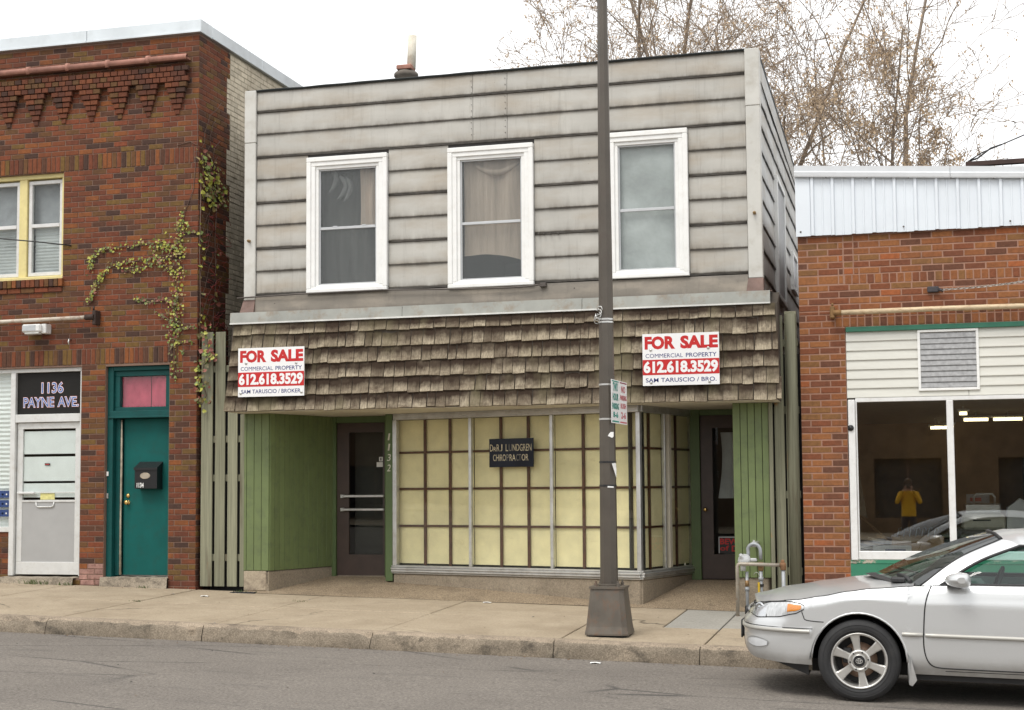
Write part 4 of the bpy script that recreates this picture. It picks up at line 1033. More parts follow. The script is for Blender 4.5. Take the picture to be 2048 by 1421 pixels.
def leaf(c, nrm, s, mi):
    n = Vector(nrm) + Vector((random.uniform(-.6, .6), random.uniform(-.6, .6), random.uniform(-.3, .7))); n.normalize()
    u = n.orthogonal().normalized(); u.rotate(Matrix.Rotation(random.uniform(0, 6.28), 3, n)); w = n.cross(u); c = Vector(c)
    lf.add([c - w * s * .5, c + u * s * .5 - w * s * .2 + n * s * .12, c + u * s * .28 + w * s * .25, c + w * s * .6, c - u * s * .28 + w * s * .25, c - u * s * .5 - w * s * .2 + n * s * .12, c], [(6, 0, 1), (6, 1, 2), (6, 2, 3), (6, 3, 4), (6, 4, 5), (6, 5, 0)], mi)
def pick(z): return random.choices([0, 1, 2, 3, 4], [.36, .26, .16, .10, .12] if z > 4.2 else [.22, .22, .14, .16, .26])[0]
for P, sp_, n, _ in vines:
    for i in range(int(n * 1.45)):
        x, z = along(P, random.random()); leaf((x + random.gauss(0, sp_ * .5), 17.485 - random.uniform(.0, .05), z + random.gauss(0, sp_ * .5)), (0, -1, 0), random.uniform(.016, .046), pick(z))
    sm_.tube([(x + random.uniform(-.01, .01), 17.488, z) for x, z in P], .006, 4)
for P, sp_, n in side_v:
    for i in range(int(n * 1.2)):
        y, z = along(P, random.random()); leaf((-9.02 + random.uniform(0, .06), y + random.gauss(0, sp_ * .7), z + random.gauss(0, sp_)), (1, -.3, 0), random.uniform(.025, .075), pick(z))
    sm_.tube([(-9.015, y, z) for y, z in P], .007, 4)
for P, sp_, n in corner_v:
    for i in range(n):
        x, z = along(P, random.random()); leaf((x + random.gauss(0, sp_ * .6), 17.50 - random.uniform(0, .06), z + random.gauss(0, sp_ * .6)), (0, -1, 0), random.uniform(.03, .075), pick(3))
    sm_.tube([(x, 17.52, z) for x, z in P], .006, 4)
for i in range(70):
    y = random.uniform(17.6, 18.3); z = random.uniform(3.5, 5.4); d = random.uniform(-.12, .12)
    red.tube([(-9.016, y, z), (-9.0, y + .08, z + d * .4), (-9.012, y + .16, z + d)], .004, 4)
for i in range(10):
    y = 17.53 + random.uniform(0, .06); x0 = -9.02; sm_.tube([(x0, y + .5 * t / 6 * random.uniform(.6, 1.2), 3.6 + i * .28 + t * .14 + random.uniform(-.04, .04)) for t in range(7)], .0045, 4)
sm_.tube([(-9.25, 5.24), (-9.02, 5.6)] and [(-9.25, 17.49, 5.24), (-9.1, 17.49, 5.6), (-9.04, 17.49, 6.3), (-9.05, 17.49, 6.7), (-9.1, 17.49, 6.85)], .005, 4)
sm_.tube([(-9.05, 17.49, 6.2), (-9.15, 17.49, 6.26), (-9.35, 17.49, 6.22)], .004, 4)
part('stem', sm_, plain('dry vine stem', (.16, .10, .075), .8, var=.3), IV)
part('red_tendril', red, plain('red tendril', (.34, .05, .045), .6), IV, kind='stuff')
part('foliage', lf, [plain('yellow-green leaf', (.36, .36, .05), .5, var=.3, scale=30), plain('green leaf', (.15, .20, .04), .5, var=.3, scale=30), plain('dull leaf', (.27, .20, .07), .6, var=.3, scale=30), plain('red-brown leaf', (.24, .075, .05), .6, var=.3), plain('olive leaf', (.12, .10, .035), .6, var=.3)], IV, kind='stuff')
# ---------------------------------------------------------------- right orange-brown brick shop
RB = thing('brick_shop', 'low orange-brown brick shop with white ribbed metal parapet and large display window', 'building', (1.5, 17.5, .2))
CR, BR, JR = .0775, .236, .0155
OP = (-.665, 4.6, .30, 3.455)
mw = MB()
for a, b, c, d in rects(-1.2, 5.2, .0, 4.60, [OP]): mw.box(a + (.008 if a == -1.2 else 0), b, 17.5045, 17.66, c, d)
mw.box(-1.192, -1.05, 17.66, 30, 0, 4.9)
part('wall', mw, m_mortar_right, RB)
inn = MB(); inn.box(-1.04, 5.2, 26, 26.1, .1, 4.5); inn.box(5.1, 5.2, 17.7, 26, .1, 4.5)
part('inner_wall', inn, plain('brown inner wall', (.44, .30, .175), .9, var=.4, scale=2), RB)
part('inner_floor', MB().box(-1.04, 5.1, 17.6, 26, .1, .70), plain('inner floor', (.19, .18, .165), .8, var=.2), RB)
part('inner_ceiling', MB().box(-1.04, 5.1, 17.6, 26, 2.66, 2.8), plain('inner ceiling', (.42, .40, .36), .9), RB)
part('roof', MB().add([(-1.2, 17.5, 5.0), (5.2, 17.5, 4.6), (5.2, 30, 4.6), (-1.2, 30, 4.9)], [(0, 1, 2, 3)]), m_tar, RB)
Q = Bricks()
def putR(x, L, z, mi): Q.put(x, 17.5, z, L, CR - JR, 'f', 0)
z = 3.455; k = 0
zz_ = z - 42 * CR
for k in range(46):
    z0 = zz_ + k * CR
    if z0 + CR < .2 or z0 >= 3.455 - .01: continue
    Q.course(-1.2, 5.2, z0, CR, BR, JR, [OP], -1.2 + (BR / 2 if k % 2 else BR * .999), putR)
for z0 in [3.65 + CR * q for q in range(4)] + [4.075 + CR * q for q in range(7)]:
    k += 1
    h = [(-.67, -.555, 3.96, 4.62)] if z0 > 4 else []
    Q.course(-1.2, 5.2, z0, CR, BR, JR, h, -1.2 + (BR / 2 if k % 2 else 0), putR)
    if z0 > 4: Q.put(-.6125, 17.5, z0 + CR / 2, .103, CR - JR, 'f', 0, -.002)
x = -1.2                                                                  # pier beside the lintel rows
for z0 in (3.455, 3.5325, 3.61 - .0375): 
    if z0 < 3.57: Q.course(-1.2, -.78, z0, CR, BR, JR, [], -1.2 + random.random() * .1, putR)
Q.course(-1.2, -.78, 3.61 - .0, .037, BR, JR, [], -1.2, lambda x, L, z, mi: Q.put(x, 17.5, z, L, .030, 'f', 0))
x = -.78
while x < 3.2: Q.put(x + .0425, 17.5, 3.5125, .074, .102, 'f', 0); Q.put(x + .0425, 17.5, 3.61, .074, .066, 'f', 0); x += .085
x = -.66
while x < 3.2: Q.put(x + .0425, 17.5, 4.0175, .074, .103, 'f', 0); x += .085
Q.course(-1.2, -.67, 3.96, .1 + .0, BR, JR, [], -1.2, lambda x, L, z, mi: Q.put(x, 17.5, z + .008, L, .09, 'f', 0))
for z0 in [zz_ + q * CR for q in range(56)]:
    for q in range(3): pass
Q.build(RB, [m_brick_right], lambda x, z, f: x < 1.4 and not (z < 1.0 and x > -.9))
# ribbed cladding and its trim; the top edge falls to the right
m_clad = plain('white ribbed cladding', (.70, .745, .79), .4, .1, var=.05, scale=1.5, dirt=(.58, .62, .66), dirt_amt=.2)
ztop = lambda x: 5.265 - .068 * (x + 1.2)
x = -1.205
for i in range(28):
    w = .235 if i else .17; x1 = x + w; mb = MB()
    prof = [(x, 17.455), (x + .012, 17.425), (x + .04, 17.425), (x + .052, 17.455), (x + .13, 17.455), (x + .135, 17.448), (x + .15, 17.448), (x + .155, 17.455), (x1, 17.455)] if i else [(x, 17.5), (x, 17.445), (x1, 17.445), (x1, 17.455)]
    mb.grid([[(p, y, 4.545 + .004 * math.sin(i * 2.1)) for p, y in prof], [(p, y, ztop(p) + .02) for p, y in prof]], 0, False)
    part('cladding_panel', mb, m_clad, RB); x = x1
sc_ = MB()
for i in range(26):
    xx = -1.14 + i * .235
    sc_.lathe([(.010, 0), (.007, .006), (0, .007)], (xx + .12, 17.455, 4.95 + random.uniform(-.015, .03)), (0, -1, 0), 6)
    if i % 2: sc_.lathe([(.010, 0), (.007, .006), (0, .007)], (xx + .06, 17.43, ztop(xx) - .01), (0, -1, 0), 6)
    if i % 5 == 0: sc_.lathe([(.012, 0), (.009, .006), (0, .007)], (xx - .01, 17.44, 4.60), (0, -1, 0), 6)
part('screws', sc_, plain('dark screw', (.12, .11, .10), .5, .5), RB, kind='stuff')
for a, b in ((-1.21, .555), (.56, 5.2)):
    mb = MB(); za, zb = ztop(a), ztop(b)
    P = [(17.40, -.012), (17.395, .002), (17.39, .045), (17.41, .06), (17.405, .125), (17.5, .135), (17.9, .13)]
    mb.grid([[(xv, y, ztop(xv) + dz) for y, dz in P] for xv in (a, b)], 0, False)
    mb.add([(xv, y, ztop(xv) + dz) for xv in (a,) for y, dz in P], [(6, 5, 4, 3, 2, 1, 0)])
    part('parapet_trim', mb, plain('white parapet trim', (.66, .68, .70), .4, .1, var=.06), RB)
# vinyl siding over the display window, louvre, lintel
m_vinyl = plain('off-white vinyl board', (.62, .615, .56), .5, var=.06, dirt=(.52, .49, .42), dirt_amt=.3, bump=.2, stretch=(.3, 1, 3))
m_green_l = plain('weathered green lintel', (.03, .17, .105), .5, var=.2, dirt=(.06, .09, .07), dirt_amt=.4)
mb = MB(); mb.box(-.66, 4.6, 17.47, 17.56, 3.395, 3.452, 0, .004); part('lintel', mb, m_green_l, RB)
VX0, VX1, VZ0 = .165, .80, 2.715
for i in range(7):
    z0 = 2.622 + i * .1105; z1 = z0 + .1105
    segs = [(-.66, VX0 - .01), (VX1 + .01, 4.6)] if z0 > VZ0 - .05 else [(-.66, .695), (.70, 4.6)]
    for a, b in segs:
        mb = MB(); mb.add([(a, 17.50, z0), (b, 17.50, z0), (b, 17.50, z0 + .008), (a, 17.50, z0 + .008), (a, 17.517, z1), (b, 17.517, z1), (a, 17.53, z0), (b, 17.53, z0)], [(0, 1, 2, 3), (3, 2, 5, 4), (6, 7, 1, 0)])
        part('vinyl_board', mb, m_vinyl, RB)
mb = MB(); frame(mb, VX0 - .02, VX1 + .02, VZ0 - .03, 3.392, .03, 17.485, 17.54, 0, .003); LV = part('louvre', mb, m_white, RB)
for i in range(10):
    z0 = VZ0 + .01 + i * .0635
    part('slat', MB().add([(VX0 + .01, 17.495, z0), (VX1 - .01, 17.495, z0), (VX1 - .01, 17.507, z0 + .060), (VX0 + .01, 17.507, z0 + .060), (VX0 + .01, 17.497, z0 - .006), (VX1 - .01, 17.497, z0 - .006)], [(0, 1, 2, 3), (4, 5, 1, 0)]), plain('grey slat', (.33, .33, .33), .4, .3, var=.3, scale=20) if i == 0 else bpy.data.materials['grey slat'], LV)
part('louvre_back', MB().box(VX0, VX1, 17.535, 17.55, VZ0, 3.37), m_dark, LV)
# display window
m_wf = plain('white painted window frame', (.72, .72, .71), .45, var=.07, dirt=(.45, .42, .37), dirt_amt=.3)
fw = MB(); fw.box(-.655, -.575, 17.47, 17.58, .74, 2.60, 0, .008); fw.box(-.572, 4.6, 17.50, 17.58, 2.572, 2.618, 0, .004); fw.box(-.572, -.555, 17.495, 17.58, .84, 2.572, 0, .004)
fw.box(-.575, 4.6, 17.49, 17.58, .745, .845, 0, .008); fw.box(.445, .52, 17.495, 17.58, .845, 2.572, 0, .006); fw.box(2.4, 2.475, 17.495, 17.58, .845, 2.572, 0, .006)
DW = part('display_window', fw, m_wf, RB)
m_plate_glass = glass_mat('reflective plate glass', (.90, .92, .91), .115)
for a, b in ((-.555, .445), (.52, 2.4), (2.475, 4.6)): part('pane', MB().box(a, b, 17.535, 17.540, .845, 2.572), m_plate_glass, DW)
np_ = N('peeling green paint'); pp = np_.pos(scale=(1, 1, 2.0))
cp = np_.mix(np_.ramp(np_.noise(pp, 5, 7, .75), [(.55, 0.0), (.60, 1.0)]), (.035, .205, .12), (.43, .37, .30)); np_.set(cp, .6)
gs = MB(); gs.box(-.665, 4.6, 17.50, 17.60, .10, .70, 0, .004); gs.box(-.665, 4.6, 17.495, 17.60, .70, .744, 1, .004)
part('window_base', gs, [plain('green painted base', (.035, .205, .12), .5, var=.12, scale=3, dirt=(.03, .12, .08), dirt_amt=.4), np_.mat], RB)
kb_ = MB(); kb_.lathe([(.036, 0), (.036, .012), (.030, .02), (.012, .022), (.012, .03), (0, .03)], (-.628, 17.47, 2.27), (0, -1, 0), 16); part('alarm_lock', kb_, m_black, RB)
# rust pipe and chain
ap = MB(); ap.tube([(-.70, 17.36, 3.612), (.4, 17.36, 3.617), (2.0, 17.36, 3.608), (4.2, 17.36, 3.60)], .030, 12)
AP = part('awning_pipe', ap, plain('cream pipe with rust', (.58, .46, .30), .55, .1, var=.2, scale=6, dirt=(.28, .13, .05), dirt_amt=.8, stretch=(1, 1, 3)), RB)
ab = MB(); ab.tube([(-.79, 17.36, 3.612), (-.70, 17.36, 3.612)], .034, 10); ab.box(-.83, -.775, 17.34, 17.5, 3.55, 3.69, 0, .01); ab.tube([(-.80, 17.38, 3.69), (-.80, 17.38, 3.73)], .012, 6)
part('bracket', ab, plain('rusted cast bracket', (.23, .13, .05), .7, .3, var=.4), AP)
chn = thing('chain', 'galvanised chain slanting across orange brick from an eye plate', 'chain', (.33, 17.44, 3.85))
mb = MB(); mb.box(.27, .40, 17.46, 17.5, 3.82, 3.89, 0, .01); mb.tube([(.40, 17.45, 3.85), (.44, 17.42, 3.83)], .02, 6); part('eye_plate', mb, plain('dark iron plate', (.06, .055, .06), .6, .4), chn)
P0, P1 = Vector((.45, 17.42, 3.84)), Vector((2.3, 17.0, 4.06)); n = 58; d_ = (P1 - P0) / n; mb = MB()
for i in range(n):
    c0 = P0 + d_ * i; c0.z -= .07 * math.sin(PI * i / n); ax = d_.normalized(); u = ax.orthogonal().normalized(); w = ax.cross(u)
    if i % 2: u, w = w, u
    mb.tube([c0 + ax * .022 * math.cos(t * PI / 3) + u * .012 * math.sin(t * PI / 3) for t in range(7)], .0042, 4)
part('link_run', mb, plain('galvanised link', (.42, .42, .40), .4, .8), chn)
sfm = thing('sign_frame', 'dark rusty steel frame rising over the white parapet of the right shop', 'frame', (.87, 20, 4.9))
mb = MB(); mb.box(.84, 4.5, 19.96, 20.04, 5.79, 5.855, 0, .006); mb.box(.84, .90, 19.965, 20.035, 4.8, 5.79, 0, .006); mb.box(4.3, 4.36, 19.965, 20.035, 4.8, 5.79, 0, .006); part('beam', mb, plain('dark brown steel', (.055, .028, .022), .6, .2, var=.3), sfm)
wr = MB(); wr.tube([(.87, 20, 5.86), (1.05, 20, 5.97), (1.3, 20, 6.06), (1.8, 20, 6.25), (2.6, 20.2, 6.5)], .009, 5); wr.tube([(.87, 20, 5.86), (1.0, 20, 5.90), (1.16, 20, 6.02), (1.3, 20, 6.06)], .012, 5)
solo('wire', wr, m_black, 'thin wire rising from the end of the steel roof frame', 'wire')

# inside the display window
m_card = plain('brown cardboard', (.38, .24, .12), .8, var=.15); m_cream_pl = plain('cream plastic', (.62, .58, .46), .5)
def item(nm, lab, cat, loc): return thing(nm, lab, cat, loc)
t = item('cardboard_box', 'open cardboard box of wire hangers inside the display window', 'box', (.10, 19.6, .70))
mb = MB()
for a, b, c, d in ((-.22, .42, 19.3, 19.32), (-.22, .42, 19.88, 19.9), (-.22, -.20, 19.32, 19.88), (.40, .42, 19.32, 19.88)): mb.box(a, b, c, d, .70, .95)
part('carton', mb, m_card, t); mb = MB()
for i in range(7): mb.tube([(-.15 + i * .075, 19.4, .95), (-.13 + i * .075, 19.45, 1.05), (-.10 + i * .075, 19.5, 1.06), (-.09 + i * .075, 19.5, 1.02)], .006, 4)
part('hangers', mb, m_alu, t)
t = item('paper_box', 'low white box lying on the display floor behind the glass', 'box', (-.25, 19.3, .70)); mb = MB(); mb.box(-.45, .02, 19.1, 19.35, .70, .84, 0, .006); part('carton', mb, m_paper, t); part('blue_print', MB().box(-.30, -.05, 19.095, 19.1, .74, .80), m_blue, t)
t = item('timber_stack', 'loose timber offcuts lying on the display floor at the left', 'timber', (-.5, 19.6, .70))
for i in range(6):
    mb = MB(); mb.T = Matrix.Translation((-.45 + i * .05, 19.6, .72 + i * .035)) @ Matrix.Rotation(-.1 + i * .09, 4, 'Y') @ Matrix.Rotation(i * .2, 4, 'Z'); mb.box(-.35, .55, -.04, .04, -.015, .015); part('plank', mb, m_card if i % 2 else m_cream_pl, t)
t = item('leaning_board', 'pale board leaning in the dim left corner of the display window', 'board', (-.60, 19.0, .70)); mb = MB(); mb.add([(-.95, 21.0, 1.35), (-.55, 20.8, 1.15), (-.68, 20.9, 1.95), (-.95, 21.05, 2.0), (-.95, 21.05, 1.35), (-.55, 20.85, 1.15), (-.68, 20.95, 1.95), (-.95, 21.1, 2.0)], [(0, 1, 2, 3), (7, 6, 5, 4), (0, 4, 5, 1), (1, 5, 6, 2), (2, 6, 7, 3), (3, 7, 4, 0)]); part('sheet', mb, plain('dull ivory board', (.42, .38, .29), .8), t)
part('prop', MB().tube([(-.80, 20.9, 1.3), (-.1, 20.4, .70)], .018, 6), m_card, t)
t = item('office_machine', 'cream office machine with a chrome carrying handle behind the second pane', 'machine', (.95, 20.2, .70))
mb = MB(); mb.box(.66, 1.20, 20.0, 20.5, 1.02, 1.22, 0, .03); part('body', mb, m_cream_pl, t); mb = MB(); mb.box(.70, 1.16, 20.05, 20.45, 1.22, 1.36, 0, .02); part('chrome_top', mb, plain('chrome', (.7, .7, .7), .2, .9), t)
mb = MB(); mb.tube([(.82, 20.05, 1.36), (.82, 20.02, 1.44), (.85, 20.02, 1.48), (1.05, 20.02, 1.48), (1.08, 20.02, 1.44), (1.08, 20.05, 1.36)], .015, 7); part('handle', mb, m_alu, t); part('stand', MB().box(.6, 1.8, 19.95, 20.6, .70, 1.02, 0, .01), plain('dark table', (.06, .045, .035), .6), t); part('slot', MB().box(.80, 1.02, 19.992, 20.0, 1.13, 1.15), m_black, t)
t = item('paper_bundle', 'crumpled white paper bundle beside the cream office machine', 'paper', (1.38, 20.2, 1.02)); mb = MB(); mb.add([(1.22, 20.1, 1.02), (1.60, 20.1, 1.02), (1.62, 20.1, 1.30), (1.40, 20.15, 1.42), (1.24, 20.12, 1.30), (1.22, 20.4, 1.02), (1.60, 20.4, 1.02), (1.62, 20.4, 1.30), (1.40, 20.35, 1.42), (1.24, 20.38, 1.30)], [(0, 1, 2, 3, 4), (9, 8, 7, 6, 5), (0, 5, 6, 1), (1, 6, 7, 2), (2, 7, 8, 3), (3, 8, 9, 4), (4, 9, 5, 0)]); part('bundle', mb, m_paper, t)
t = item('counter_notice', 'white card with a red mark standing inside the second pane', 'notice', (.92, 21.5, 1.55)); mb = MB(); mb.box(.78, 1.09, 21.5, 21.52, 1.32, 1.47); mb.box(.83, .98, 21.495, 21.5, 1.37, 1.42, 1); part('card', mb, [plain('grey-white card', (.40, .41, .42), .7), plain('red mark', (.5, .05, .05), .6)], t)
part('easel', MB().box(.9, .96, 21.5, 21.55, .70, 1.32), m_card, t)
t = item('shop_sign', 'dark arched shop sign lettered in mirror writing inside the window', 'sign', (1.75, 21.0, .7)); mb = MB(); mb.box(1.50, 2.9, 21.0, 21.05, .70, 1.95, 0, .01); mb.lathe([(.0, .0), (.7, 0), (.7, .05), (0, .05)], (2.2, 21.05, 1.6), (0, -1, 0), 24, 0, False)
g_ = MB(); text(g_, 'COUNTRY', -.5, .5, 0, .16, 0, 1, .01); mb.add([(2.05 - v[0], 20.995, 1.72 + v[2]) for v in g_.v], g_.f, 1); part('board', mb, [plain('dark sign board', (.07, .065, .04), .6), plain('pale sign letter', (.22, .21, .17), .6)], t)
m_lamp = emit_mat('lit fluorescent tube', (1.0, .84, .50), 3.2)
for i, (x, y, z, l) in enumerate(((.98, 22.4, 2.55, .34), (1.42, 22.4, 2.55, .40), (.45, 24.5, 2.52, .16), (.62, 24.5, 2.52, .16), (.52, 25.4, 2.56, .14), (.68, 25.2, 2.57, .14), (.74, 20.6, 2.56, .10))):
    t = thing('ceiling_light', ['left of the two long lit tubes hanging in the right shop', 'right of the two long lit tubes hanging in the right shop'][i] if i < 2 else ['left tube of the deep pair beside the window mullion', 'right tube of the deep pair beside the window mullion', 'left of the two farthest short lit tubes in the right shop', 'right of the two farthest short lit tubes in the right shop', 'nearest short lit tube, close behind the top of the window mullion'][i - 2], 'light', (x, y, 2.66), 'lit tubes inside the right shop')
    mb = MB(); mb.tube([(x - l / 2, y, z), (x + l / 2, y, z)], .022, 8); part('tube', mb, m_lamp, t)
    part('fitting', MB().box(x - l / 2 - .03, x + l / 2 + .03, y - .05, y + .05, z + .03, z + .06).box(x - .01, x + .01, y - .01, y + .01, z + .06, 2.66), m_paper, t)

# ---------------------------------------------------------------- signs on the vacant shop
m_red = plain('sign red', (.50, .010, .010), .45, var=.04); m_navy = plain('sign navy', (.012, .022, .16), .45, var=.04); m_signw = plain('white sign face', (.80, .80, .80), .4, var=.02)
def sale_sign(x0, x1, z0, z1, last, lab, lx):
    t = thing('for_sale_sign', lab, 'sign', ((x0 + x1) / 2, 16.98, z0), 'white for-sale boards on the shingled awning')
    y = 16.965; W, H = x1 - x0, z1 - z0; mb = MB(); mb.box(x0, x1, y, y + .012, z0, z1)
    mb.box(x0 + .001, x1 - .001, y - .002, y, z0 + H * .205, z0 + H * .50, 1)
    text(mb, 'FOR', x0 + W * .04, x0 + W * .41, z0 + H * .715, z0 + H * .935, y - .001, 1, .052)
    text(mb, 'SALE', x0 + W * .51, x0 + W * .975, z0 + H * .715, z0 + H * .935, y - .001, 1, .052)
    text(mb, 'COMMERCIAL', x0 + W * .04, x0 + W * .53, z0 + H * .535, z0 + H * .615, y - .001, 2, .0); text(mb, 'PROPERTY', x0 + W * .57, x0 + W * .965, z0 + H * .535, z0 + H * .615, y - .001, 2, .010)
    text(mb, '612.618.3529', x0 + W * .02, x0 + W * .975, z0 + H * .255, z0 + H * .455, y - .003, 0, .045)
    text(mb, last, x0 + W * lx, x0 + W * .96, z0 + H * .065, z0 + H * .145, y - .001, 2, .010)
    part('board', mb, [m_signw, m_red, m_navy], t)
    for u, v in ((.12, .69), (.88, .67), (.04, .075), (.96, .075)) if 'BROKER' in last else ((.11, .69), (.86, .70), (.11, .06), (.87, .055)):
        s_ = MB(); s_.lathe([(.017, 0), (.017, .004), (.008, .008), (0, .008)], (x0 + W * u, y - .002, z0 + H * v), (0, -1, 0), 10); part('screw_washer', s_, m_alu, t)
    part('batten', MB().box(x0 + .1, x0 + .15, y + .012, y + .09, z0 + .05, z1 - .05).box(x1 - .15, x1 - .1, y + .012, y + .09, z0 + .05, z1 - .05), m_fence, t)
sale_sign(-8.178, -7.274, 2.778, 3.398, 'SAM TARUSCIO / BROKER.', 'white FOR SALE board ending BROKER on the shingled awning, beside the ivy corner', .05)
sale_sign(-2.978, -2.078, 2.788, 3.398, 'SAM TARUSCIO / BRO.', 'white FOR SALE board ending BRO. on the shingled awning right of the lamp post', .04)
t = thing('name_plate', 'navy glass name plate of a chiropractor hanging in the cream shop window', 'sign', tuple(WT @ Vector((1.783, .0, 1.86))))
mb = MB(WT); mb.box(1.463, 2.103, -.012, -.002, 1.866, 2.228); g_ = MB()
text(g_, 'D', 1.475, 1.52, 2.068, 2.156, -.0135, 1); text(g_, 'R', 1.528, 1.565, 2.068, 2.125, -.0135, 1); text(g_, 'R', 1.573, 1.615, 2.068, 2.156, -.0135, 1); text(g_, 'J', 1.625, 1.655, 2.068, 2.156, -.0135, 1)
text(g_, 'L', 1.705, 1.74, 2.068, 2.156, -.0135, 1); text(g_, 'U', 1.75, 1.795, 2.068, 2.156, -.0135, 2); text(g_, 'NDGREN', 1.805, 2.075, 2.068, 2.156, -.0135, 1)
text(g_, 'CHIRO', 1.52, 1.705, 1.945, 2.028, -.0135, 1); text(g_, 'P', 1.715, 1.75, 1.945, 2.028, -.0135, 2); text(g_, 'RA', 1.76, 1.845, 1.945, 2.028, -.0135, 1); text(g_, 'CT', 1.855, 1.925, 1.945, 2.028, -.0135, 2); text(g_, 'OR', 1.935, 2.03, 1.945, 2.028, -.0135, 1)
mb.T = WT; mb.add(g_.v, g_.f, 1); mb.m = [1 if k else 0 for k in mb.m]; k0 = 6
for i, mi in enumerate(g_.m): mb.m[k0 + i] = mi
part('plate', mb, [plain('navy glass plate', (.016, .022, .034), .12, var=.3, scale=3), plain('worn gilt letter', (.60, .52, .34), .4, var=.5, scale=24), plain('faded letter', (.20, .18, .14), .4)], t)
t = thing('dog_sign', 'black sign with red BEWARE of DOG lettering in the right door pane', 'sign', (-2.0, 18.86, .745))
mb = MB(); mb.box(-2.355, -1.90, 18.868, 18.876, .755, .955); mb.box(-2.36, -2.35, 18.866, 18.877, .75, .96, 2); mb.box(-2.36, -1.9, 18.866, 18.877, .95, .96, 2)
text(mb, 'BEWARE', -2.34, -1.92, .865, .935, 18.866, 1, .03); text(mb, 'of', -2.34, -2.23, .785, .845, 18.866, 1, .02); text(mb, 'DOG', -2.19, -1.93, .775, .845, 18.866, 1, .04)
part('panel', mb, [m_black, m_red, plain('white edge', (.6, .6, .6), .5)], t)

# ---------------------------------------------------------------- lamp post with its signs
LX, LY = -2.965, 14.75; LZ = zw(LX, LY)
LP = thing('lamp_post', 'tall tapering bronze-brown street lamp post on a cast base at the kerb', 'lamp post', (LX, LY, LZ))
m_bronze = plain('bronze-brown enamel', (.088, .075, .060), .45, .15, var=.18, scale=3, dirt=(.075, .055, .045), dirt_amt=.5, bump=.1)
def octo(r, z, cx=LX, cy=LY, ph=PI / 8, n=8): return [(cx + r * math.cos(ph + 2 * PI * k / n), cy + r * math.sin(ph + 2 * PI * k / n), z) for k in range(n)]
pm = MB(); rows = [octo(r, z) + [octo(r, z)[0]] for r, z in ((.0935, .59), (.092, .75), (.054, 6.8), (.046, 8.2))]
pm.grid(rows, 0, False); PO = part('pole', pm, m_bronze, LP)
bm_ = MB(); sq = lambda h, z, c: [(LX + x * h, LY + y * h, z) for x, y in ((-1 + c, -1), (1 - c, -1), (1, -1 + c), (1, 1 - c), (1 - c, 1), (-1 + c, 1), (-1, 1 - c), (-1, -1 + c))]
rows = [sq(h, z, c) for h, z, c in ((.222, LZ + .015, .22), (.222, LZ + .03, .22), (.208, LZ + .10, .22), (.170, .565, .24), (.168, .575, .24), (.182, .578, .24), (.182, .600, .24), (.12, .602, .3))]
rows = [r + [r[0]] for r in rows]; bm_.grid(rows, 0, False); bm_.add(rows[-1][:8], [tuple(range(8))])
m_cast = plain('rust-stained cast base', (.125, .108, .088), .55, .2, var=.25, scale=5, dirt=(.17, .085, .045), dirt_amt=.55, bump=.2)
part('cast_base', bm_, m_cast, LP)
fl = MB(); fl.box(LX - .19, LX + .19, LY - .19, LY + .19, LZ - .02, LZ + .016, 0, .01); part('footing', fl, m_tar, LP)
for sx in (-1, 1):
    for sy in (-1, 1):
        b_ = MB(); b_.lathe([(.020, 0), (.020, .03), (.011, .032), (.011, .055), (0, .055)], (LX + sx * .115, LY + sy * .115, .601), (0, 0, 1), 6, 0, False); part('anchor_nut', b_, m_cast, LP)
fp = MB(); fp.lathe([(.125, .6015), (.125, .615), (.098, .625)], (LX, LY, 0), (0, 0, 1), 8, 0, False); part('collar', fp, m_bronze, LP)
ln = MB(); ln.tube([(LX, LY, 8.2), (LX, LY - .3, 8.7), (LX, LY - 1.2, 8.95), (LX, LY - 2.0, 8.95)], [.046, .045, .04, .035], 10); ln.box(LX - .15, LX + .15, LY - 2.7, LY - 2.0, 8.88, 9.02, 0, .04); part('lamp_arm', ln, m_bronze, LP)
bn = MB(); R_ = lambda z: .092 - (z - .75) * .038 / 6.05
for z in (2.655, 2.30, 3.33, 3.30, 1.86, 1.62): 
    r = R_(z) + .004; o1, o2 = octo(r, z - .009), octo(r, z + .009); bn.grid([o1 + [o1[0]], o2 + [o2[0]]], 0 if z > 2 else 1, False)
part('strap', bn, [m_alu, m_black], PO)
kn = MB()
for q in range(5):
    a = q * 1.3; kn.tube([(LX - .08 + .03 * math.cos(a + t) + .008 * q, LY - .085 - .012 * math.sin(t), 3.31 + .03 * q + .03 * math.sin(a + t)) for t in range(6)], .006, 4)
part('wire_tangle', kn, m_alu, PO)
tp = MB(); ch2 = lambda x, z: (x, LY - R_(z) * .93 - .004, z)
tp.add([ch2(-2.945, 2.125), ch2(-2.90, 2.105), ch2(-2.885, 2.12), ch2(-2.885, 2.165), ch2(-2.915, 2.165), ch2(-2.93, 2.15)], [(0, 1, 2, 3, 4, 5)])
part('torn_poster', tp, m_paper, PO); tp = MB()
tp.add([(-2.905, 14.659, 1.845), (-2.868, 14.70, 1.70), (-2.866, 14.705, 1.79), (-2.87, 14.69, 1.85)], [(0, 1, 2, 3)]); part('torn_poster', tp, m_paper, PO); tp = MB(); tp.add([ch2(-2.955, 1.60), ch2(-2.89, 1.597), ch2(-2.89, 1.61), ch2(-2.95, 1.615)], [(0, 1, 2, 3)])
part('torn_poster', tp, m_paper, PO)
